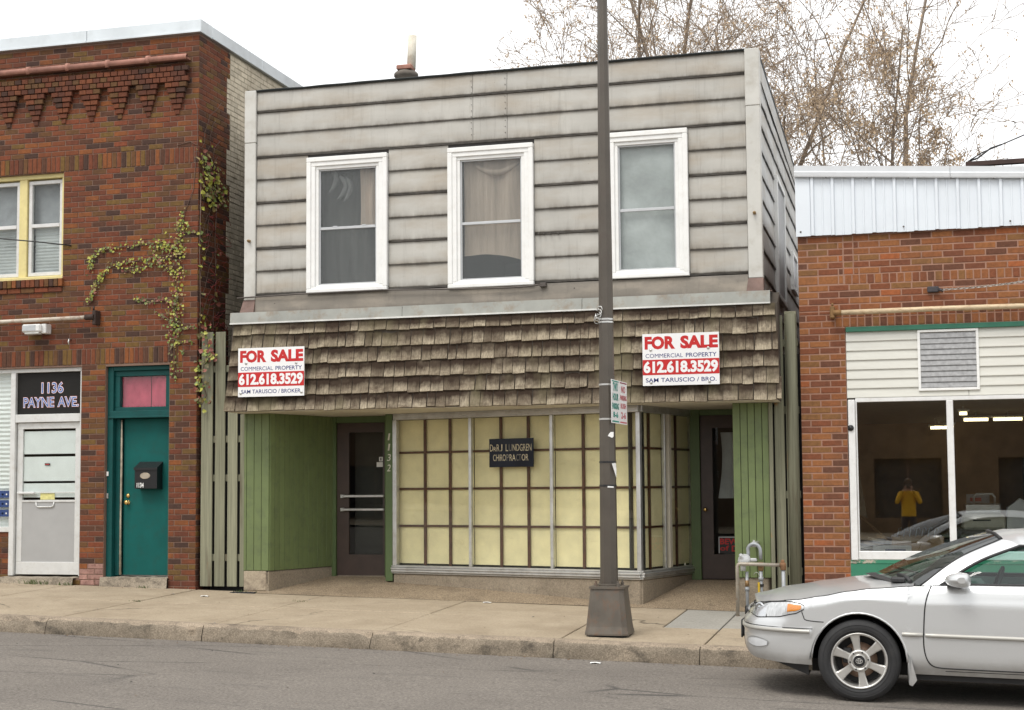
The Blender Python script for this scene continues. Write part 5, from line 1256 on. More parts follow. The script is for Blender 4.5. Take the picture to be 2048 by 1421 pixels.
def park_sign(nm, lab, y0, y1, x, lines, ink, bars):
    # faces +x (towards traffic from the right); local frame: u towards the far end, v up
    t = thing(nm, lab, 'sign', (x, (y0 + y1) / 2, 2.25), 'parking signs on the lamp post')
    d = Vector((.022, y1 - y0, 0)); W = d.length; d.normalize(); nrm = Vector((d.y, -d.x, 0))
    T = Matrix(((d.x, -nrm.x, 0, x), (d.y, -nrm.y, 0, y0), (0, 0, 1, 2.255), (0, 0, 0, 1)))
    mb = MB(T); mb.box(0, W, 0, .004, 0, .445, 0); mb.box(.02, W - .02, -.0015, 0, .012, .026, 1); mb.box(.02, W - .02, -.0015, 0, .424, .436, bars)
    g_ = MB()
    for s_, z0, z1, a, b in lines: text(g_, s_, a * W, b * W, z0, z1, -.002, 1, .03)
    mb.add(g_.v, g_.f, 1)
    part('plate', mb, [m_signw, ink, plain('dark red bar', (.25, .03, .06), .5)], t)
    part('clip', MB().box(x - .03, x - .004, (y0 + y1) / 2 - .02, (y0 + y1) / 2 + .02, 2.64, 2.67), m_alu, t)
park_sign('parking_sign', 'white two hour parking sign with green lettering strapped to the lamp post', 14.57, 14.87, -2.882, (('TWO', .33, .415, .2, .8), ('HOUR', .235, .305, .15, .85), ('PARKING', .145, .205, .08, .92), ('8-6', .06, .115, .2, .8)), plain('sign green', (.02, .27, .22), .5), 1)
park_sign('parking_sign', 'white no parking sign with faded red lettering behind the green-lettered one', 14.89, 15.19, -2.862, (('NO', .33, .395, .25, .75), ('PARKING', .25, .30, .08, .92), ('RUSH', .165, .215, .15, .85), ('2-6', .06, .125, .2, .8)), plain('faded sign red', (.55, .12, .14), .5), 2)

# ---------------------------------------------------------------- gas riser and guard rail
m_pipe = plain('grey painted gas pipe', (.34, .36, .38), .45, .2, var=.2, scale=9, dirt=(.22, .16, .10), dirt_amt=.4); m_rustpipe = plain('rusty galvanised pipe', (.40, .36, .30), .55, .4, var=.25, scale=9, dirt=(.24, .11, .05), dirt_amt=.8)
g1 = thing('guard_rail', 'low rusty pipe guard rail in front of the gas pipes', 'rail', (-1.65, 16.85, .12))
mb = MB(); mb.tube([(-1.905, 16.85, .08), (-1.90, 16.85, .69), (-1.89, 16.85, .715), (-1.86, 16.85, .722), (-1.38, 16.85, .71)], .021, 10); part('rail_pipe', mb, m_rustpipe, g1)
mb = MB(); mb.tube([(-1.385, 16.85, .66), (-1.385, 16.85, .08)], .022, 10); part('end_post', mb, m_pipe, g1)
mb = MB(); mb.lathe([(.03, -.035), (.034, -.02), (.034, .03), (.03, .04), (0, .04)], (-1.385, 16.85, .69), (0, 0, 1), 10); mb.tube([(-1.42, 16.85, .71), (-1.36, 16.85, .709)], .032, 10); mb.box(-1.41, -1.37, 16.83, 16.87, .73, .77, 0, .006); part('elbow', mb, plain('rusted elbow', (.26, .14, .07), .7, .3, var=.4), g1)
g2 = thing('gas_meter', 'grey gas regulator and looped riser pipes in front of the green panel', 'gas meter', (-1.75, 17.1, .12))
mb = MB(); cx = -1.735
mb.tube([(-1.80, 17.1, .75), (-1.80, 17.1, .84)] + [(cx - .075 * math.cos(a) * 1.0, 17.1, .855 + .085 * math.sin(a)) for a in [i * PI / 8 for i in range(1, 8)]] + [(-1.66, 17.1, .85), (-1.66, 17.1, .76)], .021, 10)
part('loop_pipe', mb, m_pipe, g2)
mb = MB(); mb.tube([(-1.82, 17.1, .10), (-1.82, 17.1, .62)], .019, 10); mb.tube([(-1.66, 17.1, .10), (-1.66, 17.1, .66)], .021, 10); mb.tube([(-1.66, 17.1, .52), (-1.66, 17.1, .56)], .030, 10); mb.tube([(-1.82, 17.1, .40), (-1.82, 17.1, .44)], .027, 10); part('riser', mb, m_pipe, g2)
mb = MB(); mb.lathe([(.0, -.055), (.055, -.05), (.075, -.015), (.078, .0), (.075, .015), (.05, .05), (.02, .06), (.02, .10), (0, .10)], (-1.845, 17.07, .755), (-.25, -.5, .45), 18); mb.tube([(-1.86, 17.08, .74), (-1.86, 17.08, .63)], .032, 10); mb.box(-1.84, -1.70, 17.06, 17.12, .735, .775, 0, .012); part('regulator', mb, plain('pale grey cast regulator', (.52, .53, .53), .45, .2, var=.15), g2)
mb = MB(); mb.lathe([(.026, -.05), (.034, -.03), (.034, .03), (.026, .05)], (-1.66, 17.1, .68), (0, 0, 1), 10); mb.tube([(-1.69, 17.06, .69), (-1.63, 17.06, .69)], .012, 6); part('fitting', MB().tube([(-1.82, 17.1, .45), (-1.82, 17.1, .52)], .024, 8), plain('brown pipe fitting', (.27, .17, .08), .5, .6, var=.3), g2); part('valve', mb, plain('brown brass valve', (.27, .17, .08), .5, .6, var=.3), g2)
mb = MB(); mb.box(-1.695, -1.672, 17.065, 17.08, .28, .50); mb.box(-1.70, -1.63, 17.07, 17.125, .45, .48, 1); mb.tube([(-1.82, 17.1, .10), (-1.82, 17.1, .23)], .030, 10, 1); mb.tube([(-1.66, 17.1, .10), (-1.66, 17.1, .22)], .030, 10, 1); part('marker_sleeve', mb, [plain('yellow tag', (.70, .46, .03), .5), m_black], g2)
mb = MB(); mb.box(-1.765, -1.705, 17.12, 17.45, .90, .96, 0, .006); mb.tube([(-1.735, 17.10, .98), (-1.735, 17.12, .93)], .012, 6); part('wall_bracket', mb, m_alu, g2)
mb = MB(); mb.tube([(-1.71 - .03 * math.cos(t * .6), 17.08, .58 + .035 * math.sin(t * .6)) for t in range(7)], .003, 4); part('seal_wire', mb, m_alu, g2)
# ---------------------------------------------------------------- silver coupe
GZ = -.122
CAR = thing('parked_car', 'silver two-door coupe parked at the kerb, facing left', 'car', (-.42, 12.99, GZ), None, (0, rad(1.29), 0), True)
nP = N('silver car paint'); tcP = nP.pos(True)
flk = nP.ramp(nP.noise(tcP, 900, 1), [(.3, .94), (.7, 1.05)])
grime = nP.new('ShaderNodeSeparateXYZ'); nP.link(nP.new('ShaderNodeTexCoord').outputs['Object'], grime.inputs[0])
gr_ = nP.math('MULTIPLY', nP.ramp(grime.outputs['Z'], [(.20, .7), (.42, 0.0)]), nP.ramp(nP.noise(tcP, 6, 6, .7), [(.3, .1), (.7, 1.0)]))
cP = nP.mix(gr_, nP.mix(1.0, (.62, .63, .63), flk, 'MULTIPLY'), (.30, .275, .24))
m_paint = nP.set(cP, .36, .62, coat=.6); nP.b.inputs['Coat Roughness'].default_value = .06
m_rubber = plain('tyre rubber', (.022, .022, .023), .75, var=.2, scale=9, obj=True, dirt=(.05, .048, .044), dirt_amt=.4)
m_seam = plain('black seam', (.012, .012, .012), .6)
m_blackpl = plain('black plastic', (.02, .02, .021), .5)
m_alloy = plain('silver alloy', (.62, .61, .58), .33, .75, var=.08, obj=True, dirt=(.36, .33, .29), dirt_amt=.3)
m_chrome = plain('headlamp reflector', (.72, .73, .74), .22, .6, var=.12, scale=20, obj=True)
m_amber = plain('amber lens', (.80, .27, .02), .2)
m_carglass = glass_mat('tinted car glass', (.62, .80, .76), .06)
m_wsglass = glass_mat('windscreen glass', (.42, .50, .46), .10)
m_lens = glass_mat('clear lens', (.95, .96, .97), .07)
m_mould = plain('champagne moulding', (.42, .41, .375), .4, .3, var=.05)
m_seat = plain('grey car interior', (.20, .215, .215), .8, var=.1)
m_disc = plain('rusty brake disc', (.26, .17, .12), .5, .5)

def lerp(a, b, t): return a + (b - a) * t
def interp(tab, x):
    if x <= tab[0][0]: return tab[0][1]
    for (a, va), (b, vb) in zip(tab, tab[1:]):
        if x <= b:
            t = (x - a) / (b - a); t = t * t * (3 - 2 * t) * .5 + t * .5; return va + (vb - va) * t
    return tab[-1][1]
def crom(P, n):
    P = [Vector(p) for p in P]; Q = [P[0] * 2 - P[1]] + P + [P[-1] * 2 - P[-2]]; out = []
    for i in range(len(P) - 1):
        a, b, c, d = Q[i:i + 4]
        for k in range(n):
            t = k / n; out.append(.5 * ((2 * b) + (c - a) * t + (2 * a - 5 * b + 4 * c - d) * t * t + (3 * b - a - 3 * c + d) * t ** 3))
    return out + [P[-1]]
def resamp(P, n):
    P = [Vector(p) for p in P]; L = [0]
    for a, b in zip(P, P[1:]): L.append(L[-1] + (b - a).length)
    out = []; k = 0
    for i in range(n):
        s_ = L[-1] * i / (n - 1)
        while k < len(P) - 2 and L[k + 1] < s_: k += 1
        t = (s_ - L[k]) / max(1e-9, L[k + 1] - L[k]); out.append(P[k].lerp(P[k + 1], min(1, t)))
    return out
PLAN = crom([(-.985, 0, 0), (-.975, .25, 0), (-.94, .47, 0), (-.86, .65, 0), (-.72, .77, 0), (-.52, .84, 0), (-.2, .872, 0), (.1, .884, 0), (.6, .89, 0), (1.4, .89, 0), (2.0, .885, 0), (2.67, .872, 0), (3.1, .835, 0), (3.42, .75, 0), (3.62, .56, 0), (3.71, .3, 0), (3.735, 0, 0)], 14)
def plan_at_x(x, rear=False):
    for a, b in zip(PLAN, PLAN[1:]):
        if a.x <= x <= b.x and b.x > a.x:
            t = (x - a.x) / (b.x - a.x); return a.lerp(b, t), (b - a).normalized()
    return (PLAN[0], Vector((0, 1, 0))) if x < 0 else (PLAN[-1], Vector((0, -1, 0)))
ZTOP = [(-.985, .715), (-.86, .745), (-.72, .762), (-.5, .785), (-.3, .822), (-.1, .866), (.1, .897), (.45, .928), (.9, .945), (1.6, .955), (2.3, .965), (2.7, .975), (3.2, .955), (3.5, .93), (3.735, .90)]
def zbase(x): return interp([(-.99, .305), (-.9, .29), (-.6, .278), (-.4, .272), (.4, .240), (2.3, .238), (3.0, .24), (3.735, .30)], x)
def zlow(x):
    z = zbase(x)
    for wx in (0.0, 2.67):
        d = abs(x - wx)
        if d <= .3741: z = max(z, .325 + math.sqrt(max(0, .3741 ** 2 - d * d)) * 1.015)
    return z
def front_w(x): return max(0.0, min(1.0, (-.55 - x) / .38))
def inset(x, z):
    zt = interp(ZTOP, x); i = 0.0
    if z < .34: i += .05 * ((.34 - z) / .1) ** 1.3 * (1 if -.5 < x < 3 else .7)
    if z > .58: i += .010 * (z - .58) / .22
    i += .012 * max(0, min(1, (z - .815) / .03)) * (1 if x > -.5 else .3)           # shoulder crease
    s_ = (zt - z) / .075
    if s_ < 1: i += .034 * (1 - max(0, s_)) ** 2
    fw_ = front_w(x)
    if z > .60: i += fw_ * (.022 * min(1, (z - .60) / .03) + (z - .60) * .30)
    if z < .46: i += fw_ * .05 * ((.46 - z) / .2) ** 2
    if .515 < z < .555 and x < -.36: i -= .006
    return i
def surf(x, z, off=0.0):
    p, t = plan_at_x(x); n = Vector((-t.y, t.x, 0))
    n = n if n.y > 0 or abs(n.y) < 1e-6 and x > 0 else n
    q = p + n * (-(inset(x, z)) + off) if n.y >= 0 else p - n * (-(inset(x, z)) + off)
    return Vector((q.x, q.y, z))
def surf_p(k, z, off=0.0):
    """by index along the plan curve (front corner is steep in x)"""
    a = PLAN[max(0, k - 1)]; b = PLAN[min(len(PLAN) - 1, k + 1)]; t = (b - a).normalized(); n = Vector((-t.y, t.x, 0)); p = PLAN[k]
    q = p + n * (off - inset(p.x, z)); return Vector((q.x, max(0.0, q.y), z))
def mirror(mb):
    o = MB(); o.v = [(v[0], -v[1], v[2]) for v in mb.v]; o.f = [f[::-1] for f in mb.f]; o.m = list(mb.m); o.s = list(mb.s); return o
def both(mb):
    o = MB(); o.add(mb.v, mb.f); o.m, o.s = list(mb.m), list(mb.s); k = mirror(mb); n = len(o.v)
    o.v += k.v; o.f += [[i + n for i in f] for f in k.f]; o.m += k.m; o.s += k.s; return o
def near(mb): return mirror(mb)                                                          # camera side is -y
# stations round the half body
ST = []
for k, p in enumerate(PLAN):
    if p.x < -.40: ST.append(('p', k))
    else: break
arch = lambda wx: [wx - .3742] + [wx - .374 * math.cos(PI * i / 22) for i in range(23)] + [wx + .3742]
for x in arch(0.0): ST.append(('x', x))
for x in [.42 + i * .094 for i in range(20)]: ST.append(('x', x))
for x in arch(2.67): ST.append(('x', x))
for k, p in enumerate(PLAN):
    if p.x > 3.07: ST.append(('p', k))
rows = []; top = []
NT = 22
for kind, q in ST:
    x = PLAN[q].x if kind == 'p' else q
    zl = zlow(x); zt = interp(ZTOP, x)
    if kind == 'x' and min(abs(abs(q) - .3742), abs(abs(q - 2.67) - .3742)) < 1e-6: zl = zbase(x)
    r = []
    for j in range(NT):
        t = j / (NT - 1); t = t ** .9; z = zl + (zt - zl) * t
        r.append(surf_p(q, z) if kind == 'p' else surf(x, z))
    rows.append(r); top.append(r[-1])
body = MB(); body.grid(rows, 0, True, flip=True)
# arch lips
for wx in (0.0, 2.67):
    body.tube([surf(wx - .374 * math.cos(PI * i / 22), max(.30, zlow(wx - .374 * math.cos(PI * i / 22))) , -.002) for i in range(23)], .009, 6)
body = both(body)
# bonnet, deck
def zc(x): return interp([(-.985, .722), (-.86, .775), (-.6, .842), (-.3, .897), (0, .938), (.25, .964), (.5, .98)], x)
bon = []
for (kind, q), p in zip(ST, top):
    if p.x > .50: break
    if p.y < .02: bon.append([p.copy() for _ in range(15)]); continue
    r = []
    for j in range(15):
        u = 1 - 2 * j / 14; y = p.y * u; f = 1 - abs(u) ** 2.6
        ridge = .006 * math.exp(-((abs(u) - .62) / .07) ** 2) * min(1, max(0, (p.x + .9) / .4))
        r.append(Vector((p.x - .03 * f * front_w(p.x), y, p.z + (zc(p.x) - p.z) * f + ridge)))
    bon.append(r)
bm2 = MB(); bm2.grid(bon, 0, True)
dk = []
for (kind, q), p in zip(ST, top):
    if p.x < 2.72: continue
    dk.append([Vector((p.x, p.y * (1 - 2 * j / 10), p.z + .045 * (1 - abs(1 - 2 * j / 10) ** 2.4) * min(1, p.y / .5))) for j in range(11)])
bm2.grid(dk, 0, True)
body.add(bm2.v, bm2.f); body.s[-len(bm2.f):] = [True] * len(bm2.f)
# roof and pillars
A0 = Vector((.47, .765, .930)); A1 = Vector((1.10, .545, 1.310))                 # windscreen side edge
B0 = Vector((.62, .790, .935)); B1 = Vector((1.24, .598, 1.262))                 # side glass front edge
RAIL = crom([B1, (1.45, .585, 1.298), (1.75, .578, 1.310), (2.05, .585, 1.290), (2.30, .605, 1.225), (2.52, .640, 1.130)], 8)
ROOFC = [(1.04, 1.348), (1.25, 1.378), (1.5, 1.395), (1.8, 1.400), (2.05, 1.385), (2.3, 1.335), (2.5, 1.262)]
gh = MB(); rr = []
PIL = resamp(crom([A0, A0.lerp(A1, .5) + Vector((-.02, .02, .035)), A1], 6), 12)
PILB = resamp(crom([B0, B0.lerp(B1, .5) + Vector((-.02, .02, .03)), B1], 6), 12)
gh.grid([[a, a.lerp(b, .5) + Vector((0, .006, .012)), b] for a, b in zip(PIL, PILB)], 0, True)
edge = [A1] + []
for k, p in enumerate(RAIL[:int(len(RAIL))]):
    x = p.x; zcen = interp(ROOFC, x); r = []
    for j in range(9):
        u = j / 8; r.append(Vector((x + (lerp(0, -.10, u) if k == 0 else lerp(0, -.10 * max(0, 1 - k / 12), u)), p.y * (1 - u), p.z + (zcen - p.z) * (1 - (1 - u) ** 2.3))))
    rr.append(r)
# front edge of the roof joins the top of the windscreen
fr_ = [A1.lerp(Vector((1.02, 0, 1.347)), j / 8) + Vector((0, 0, .012 * math.sin(PI * j / 8))) for j in range(9)]
fr_[0] = A1
rr = [fr_] + rr
gh.grid(rr, 0, True)
# rear pillar and the strip under the rear glass
CP = [Vector((2.52, .640, 1.130)), Vector((2.75, .67, 1.03)), Vector((2.95, .66, .985))]
WB = [Vector((2.40, .80, .960)), Vector((2.55, .82, .970)), Vector((2.80, .82, .975))]
gh.grid([[a, a.lerp(b, .5) + Vector((0, .015, .01)), b] for a, b in zip(resamp(CP, 6), resamp(WB, 6))], 0, True)
cpl = [Vector((2.10, .588, 1.283)), Vector((2.30, .605, 1.225)), Vector((2.52, .640, 1.130))]
# belt sill, from body shoulder up to the side glass
sill = MB(); sr = []
for i in range(24):
    x = .50 + (2.75 - .50) * i / 23; o_ = surf(x, interp(ZTOP, x)); sr.append([o_, Vector((x, .80, interp(ZTOP, x) + .012))])
gh.grid(sr, 0, True)
ghb = both(gh); n0 = len(body.v)
body.add(ghb.v, ghb.f); body.s[-len(ghb.f):] = ghb.s
part('body', body, m_paint, CAR)
# glass
ws = MB(); rows = []
base = [Vector((.47, .765, .930)), Vector((.36, .60, .958)), Vector((.22, .35, .980)), Vector((.13, 0, .990))]; topc = [A1, Vector((1.06, .40, 1.345)), Vector((1.035, .2, 1.352)), Vector((1.02, 0, 1.352))]
bl_, tl_ = resamp(crom(base, 6), 12), resamp(crom(topc, 6), 12)
for i in range(9):
    t = i / 8; rows.append([b.lerp(tp_, t) + Vector((-.02, .0, .028)) * math.sin(PI * t) for b, tp_ in zip(bl_, tl_)])
rows[0:] = rows; ws.grid(rows, 0, True); 
edgeL = [r[0] for r in rows]
part('windscreen', both(ws), m_wsglass, CAR)
sg = MB(); nS_ = 22
bot = [Vector((lerp(.63, 2.40, i / (nS_ - 1)), .795, interp(ZTOP, lerp(.63, 2.40, i / (nS_ - 1))) + .014)) for i in range(nS_)]
tpl = resamp(PILB[::1] + RAIL[1:], 60)
def top_at(x): 
    best = min(tpl, key=lambda p: abs(p.x - x)); return best
rows = []
for b in bot:
    tp_ = top_at(b.x); tp_ = Vector((b.x, tp_.y, max(tp_.z - .012, b.z + .002)));
    if b.x > 2.1: tp_ = Vector((b.x, lerp(.6, .77, (b.x - 2.1) / .3), lerp(1.27, .99, ((b.x - 2.1) / .3) ** .8)))
    rows.append([b.lerp(tp_, j / 6) + Vector((0, .022 * math.sin(PI * j / 6), 0)) for j in range(7)])
sg.grid(rows, 0, True)
part('side_window', near(sg), m_carglass, CAR); part('side_window', sg, m_carglass, CAR)
qp = MB(); qrow = []
for i in range(6):
    x = 2.10 + .42 * i / 5; b = Vector((x, lerp(.6, .77, min(1, (x - 2.1) / .3)), lerp(1.27, .975, min(1, (x - 2.1) / .3) ** .8))); tp_ = top_at(x); qrow.append([b, b.lerp(tp_, .5), tp_])
qp.grid(qrow, 0, True); part('rear_pillar', both(qp), m_paint, CAR)
rw = MB(); rows = []
for i in range(7):
    t = i / 6; a = Vector((2.52, .640, 1.130)).lerp(Vector((2.95, .66, .985)), t); c = Vector((2.5, 0, 1.262)).lerp(Vector((3.06, 0, 1.01)), t)
    rows.append([a.lerp(c, j / 8) + Vector((0, 0, .03 * math.sin(PI * j / 16) * (1 - t))) for j in range(9)])
rw.grid(rows, 0, True); part('rear_window', both(rw), m_carglass, CAR)
# black window trim
tr = MB(); tr.tube([p + Vector((0, .012, 0)) for p in PILB] + [p + Vector((0, .010, -.006)) for p in RAIL[1:30]], .013, 6)
tr.tube([b + Vector((0, .012, -.004)) for b in bot], .012, 6)
tr.tube([B0 + Vector((-.05, .02, -.006)), B0 + Vector((.05, .014, .0))], .012, 6)
tr.tube([p + Vector((0, .0, .002)) for p in PIL], .007, 6); tr.tube([p + Vector((0, 0, .002)) for p in tl_], .014, 6)
part('window_trim', both(tr), m_blackpl, CAR)
# seams
def line(pts, n=5, off=0.0): return [surf(p[0], p[1], off) for p in crom([(a, b, 0) for a, b in pts], n) for p in [(p.x, p.y)]]
se = MB()
se.tube(line([(.555, .935), (.525, .86), (.505, .76), (.497, .60), (.497, .47), (.515, .38), (.55, .325), (.61, .302), (.75, .297), (1.2, .295), (1.7, .297), (1.86, .33), (1.90, .45), (1.92, .65), (1.93, .94)]), .0055, 5)
se.tube(line([(-.455, .70), (-.44, .66), (-.425, .634), (-.36, .625), (-.28, .622)], 4), .0045, 5)
se.tube([top[k] + Vector((0, -.012, .003)) for k in range(len(top)) if -.60 < top[k].x < .46], .0045, 5)
se.tube([surf_p(k, .563, .0) for k in range(0, len(PLAN)) if PLAN[k].x < -.36], .0042, 5)
se.tube(line([(.66, .275), (1.2, .275), (2.2, .275)]), .003, 5)
part('panel_seam', both(se), m_seam, CAR)
hs = MB(); hs.tube([Vector((p.x - .012, p.y, p.z + .004)) for p in [surf_p(k, interp(ZTOP, PLAN[k].x) - .004) for k in range(0, len(PLAN)) if PLAN[k].x < -.58]], .0055, 5); part('bonnet_gap', both(hs), m_seam, CAR)
# side moulding and bumper strip
def strip(x0, x1, zc_, h, d, n=30):
    mb = MB(); rows = []
    for i in range(n + 1):
        x = lerp(x0, x1, i / n); k = 1 if 0 < i < n else .25
        rows.append([surf(x, zc_ - h, -.004), surf(x, zc_ - h * .7, d * k), surf(x, zc_ + h * .5, d * k), surf(x, zc_ + h, -.004)])
    return mb.grid(rows, 0, True, flip=True)
sm = strip(.33, .488, .553, .018, .016, 5); s2 = strip(.508, 1.90, .551, .018, .016); sm.add(s2.v, s2.f); sm.s = [True] * len(sm.f)
part('side_moulding', both(sm), m_mould, CAR)
bs_ = MB(); rows = []
for k in range(len(PLAN)):
    if PLAN[k].x < -.37: rows.append([surf_p(k, .522, -.002), surf_p(k, .530, .012), surf_p(k, .550, .012), surf_p(k, .558, -.002)])
bs_.grid(rows, 0, True, flip=True); part('bumper_strip', both(bs_), m_mould, CAR)
# headlights
ks = [k for k in range(len(PLAN)) if -.945 < PLAN[k].x < -.43]
def hl_z(x):
    u = (x + .945) / .515
    return interp([(0, .655), (.2, .632), (.55, .648), (.85, .683), (1, .722)], u), interp([(0, .70), (.15, .722), (.4, .757), (.75, .768), (.93, .757), (1, .738)], u)
def hl_patch(off, u0, u1, pad=0.0, m=0):
    mb = MB(); rows = []
    for k in ks:
        u = (PLAN[k].x + .945) / .515
        if not (u0 - .02 <= u <= u1 + .02): continue
        a, b = hl_z(PLAN[k].x); a -= pad; b += pad
        rows.append([surf_p(k, a + (b - a) * j / 6, off) for j in range(7)])
    return mb.grid(rows, m, True, flip=True)
for sgn in (near, lambda q: q):
    HL = part('headlight', sgn(hl_patch(.003, 0, 1, .008)), m_seam, CAR)
    part('reflector', sgn(hl_patch(.006, 0, .60)), m_chrome, HL)
    part('ribbed_reflector', sgn(hl_patch(.0065, .36, 1)), plain('ribbed reflector', (.66, .66, .65), .3, .4, var=.3, scale=60, obj=True, stretch=(1, 1, .1)), HL)
    am = MB(); kk = [k for k in ks if .70 <= (PLAN[k].x + .945) / .515 <= .95]; rows = []
    for k in kk:
        a, b = hl_z(PLAN[k].x); rows.append([surf_p(k, lerp(a, b, .22) + (lerp(a, b, .86) - lerp(a, b, .22)) * j / 4, .010) for j in range(5)])
    am.grid(rows, 0, True, flip=True); part('indicator', sgn(am), m_amber, HL)
    pj = MB(); c = surf_p(ks[len(ks) // 3], .70, -.002); nrm = (c - Vector((c.x + .3, c.y * .4, c.z))).normalized(); pj.lathe([(.048, .0), (.044, .012), (.030, .004), (.012, .006), (0, .012)], c, nrm, 14); part('bulb_bowl', sgn(pj), plain('bowl chrome', (.5, .51, .52), .12, .9), HL)
    part('lens', sgn(hl_patch(.014, 0, 1, .001)), m_lens, HL)
    dv = MB(); k = min(ks, key=lambda q: abs((PLAN[q].x + .945) / .515 - .36)); a, b = hl_z(PLAN[k].x); dv.tube([surf_p(k, a, .008), surf_p(k, b, .008)], .004, 5); part('divider', sgn(dv), m_seam, HL)
    # fog lamp
    fk = [k for k in range(len(PLAN)) if -.925 < PLAN[k].x < -.71]; fg = MB(); rows = []
    for i, k in enumerate(fk):
        u = i / (len(fk) - 1); a, b = .385 - .0 * u, .470; h = math.sin(PI * min(1, max(.02, u * .98 + .01))) ** .5
        mz = .428; rows.append([surf_p(k, mz + (a - mz) * h + ((b - a) * h) * j / 6, .002) for j in range(7)])
    fg.grid(rows, 0, True, flip=True); FG = part('fog_light', sgn(fg), plain('fog recess', (.36, .36, .355), .4, .3), CAR)
    fk2 = fk[len(fk) // 6:-1]; rows = []; fl2 = MB()
    for i, k in enumerate(fk2):
        u = i / (len(fk2) - 1); h = max(.15, math.sin(PI * (u * .92 + .04))) ** .5; rows.append([surf_p(k, .425 + .034 * h * math.cos(PI * j / 6), .010) for j in range(7)])
    fl2.grid(rows, 0, True); part('fog_lens', sgn(fl2), plain('fog lens', (.70, .72, .74), .12, .3, obj=True), FG)
# grille, plate, bumper mouth
gq = MB(); rows = []
for k in range(len(PLAN)):
    if PLAN[k].y < .42 and PLAN[k].x < 0: rows.append([surf_p(k, .635 + .065 * j / 3, .004) for j in range(4)])
gq.grid(rows, 0, True, flip=True); part('grille', both(gq), m_blackpl, CAR)
gb = MB(); gb.tube([surf_p(k, .668, .012) for k in range(len(PLAN)) if PLAN[k].y < .40 and PLAN[k].x < 0], .012, 6); part('grille_bar', both(gb), m_chrome, CAR)
mo = MB(); rows = []
for k in range(len(PLAN)):
    if PLAN[k].y < .34 and PLAN[k].x < 0: rows.append([surf_p(k, .33 + .11 * j / 3, .003) for j in range(4)])
mo.grid(rows, 0, True, flip=True); part('air_intake', both(mo), m_blackpl, CAR)
npl = MB(); npl.box(-1.015, -1.0, -.16, .16, .40, .555, 0, .004); npl.box(-1.0, -.97, -.14, .14, .43, .53, 0); part('plate_holder', npl, m_blackpl, CAR)
# mud flap, rocker, underbody
mf = MB(); mf.add([(.368, -.885, .42), (.378, -.905, .40), (.435, -.90, .19), (.395, -.90, .155), (.375, -.70, .16), (.366, -.70, .42)], [(0, 1, 2, 3), (0, 3, 4, 5)]); mf.add([(.366, -.87, .42), (.40, -.915, .36), (.445, -.905, .20), (.41, -.91, .152), (.385, -.89, .16)], [(0, 1, 2, 3, 4)])
part('mud_flap', both(mf), m_paint, CAR)
ub = MB(); ub.box(-.66, -.42, -.56, .56, .27, .42, 0); ub.box(.40, 2.28, -.78, .78, .19, .42, 0); ub.box(3.06, 3.6, -.6, .6, .24, .42, 0); ub.box(-.42, .40, -.58, .58, .30, .60, 0); ub.box(2.28, 3.06, -.58, .58, .28, .6, 0)
ub.add([(-.78, -.60, .30), (-.40, -.80, .285), (-.40, -.78, .185), (-.52, -.72, .22), (-.40, -.5, .185), (-.78, -.4, .30)], [(0, 1, 2, 3), (0, 3, 2, 4, 5)])
part('underbody', ub, m_blackpl, CAR)
wa = MB()
for wx in (0, 2.67):
    rows = [[(wx - .385 * math.cos(PI * i / 20), y, .315 + .392 * math.sin(PI * i / 20)) for i in range(21)] for y in (-.872, -.58)]
    wa = MB(); wa.grid(rows, 0, True); wa.add([(wx - .385 * math.cos(PI * i / 20), -.58, .315 + .392 * math.sin(PI * i / 20)) for i in range(21)] + [(wx + .385, -.58, .2), (wx - .385, -.58, .2)], [tuple(range(23))])
    part('wheel_liner', wa, m_seam, CAR); part('wheel_liner', mirror(wa), m_seam, CAR)
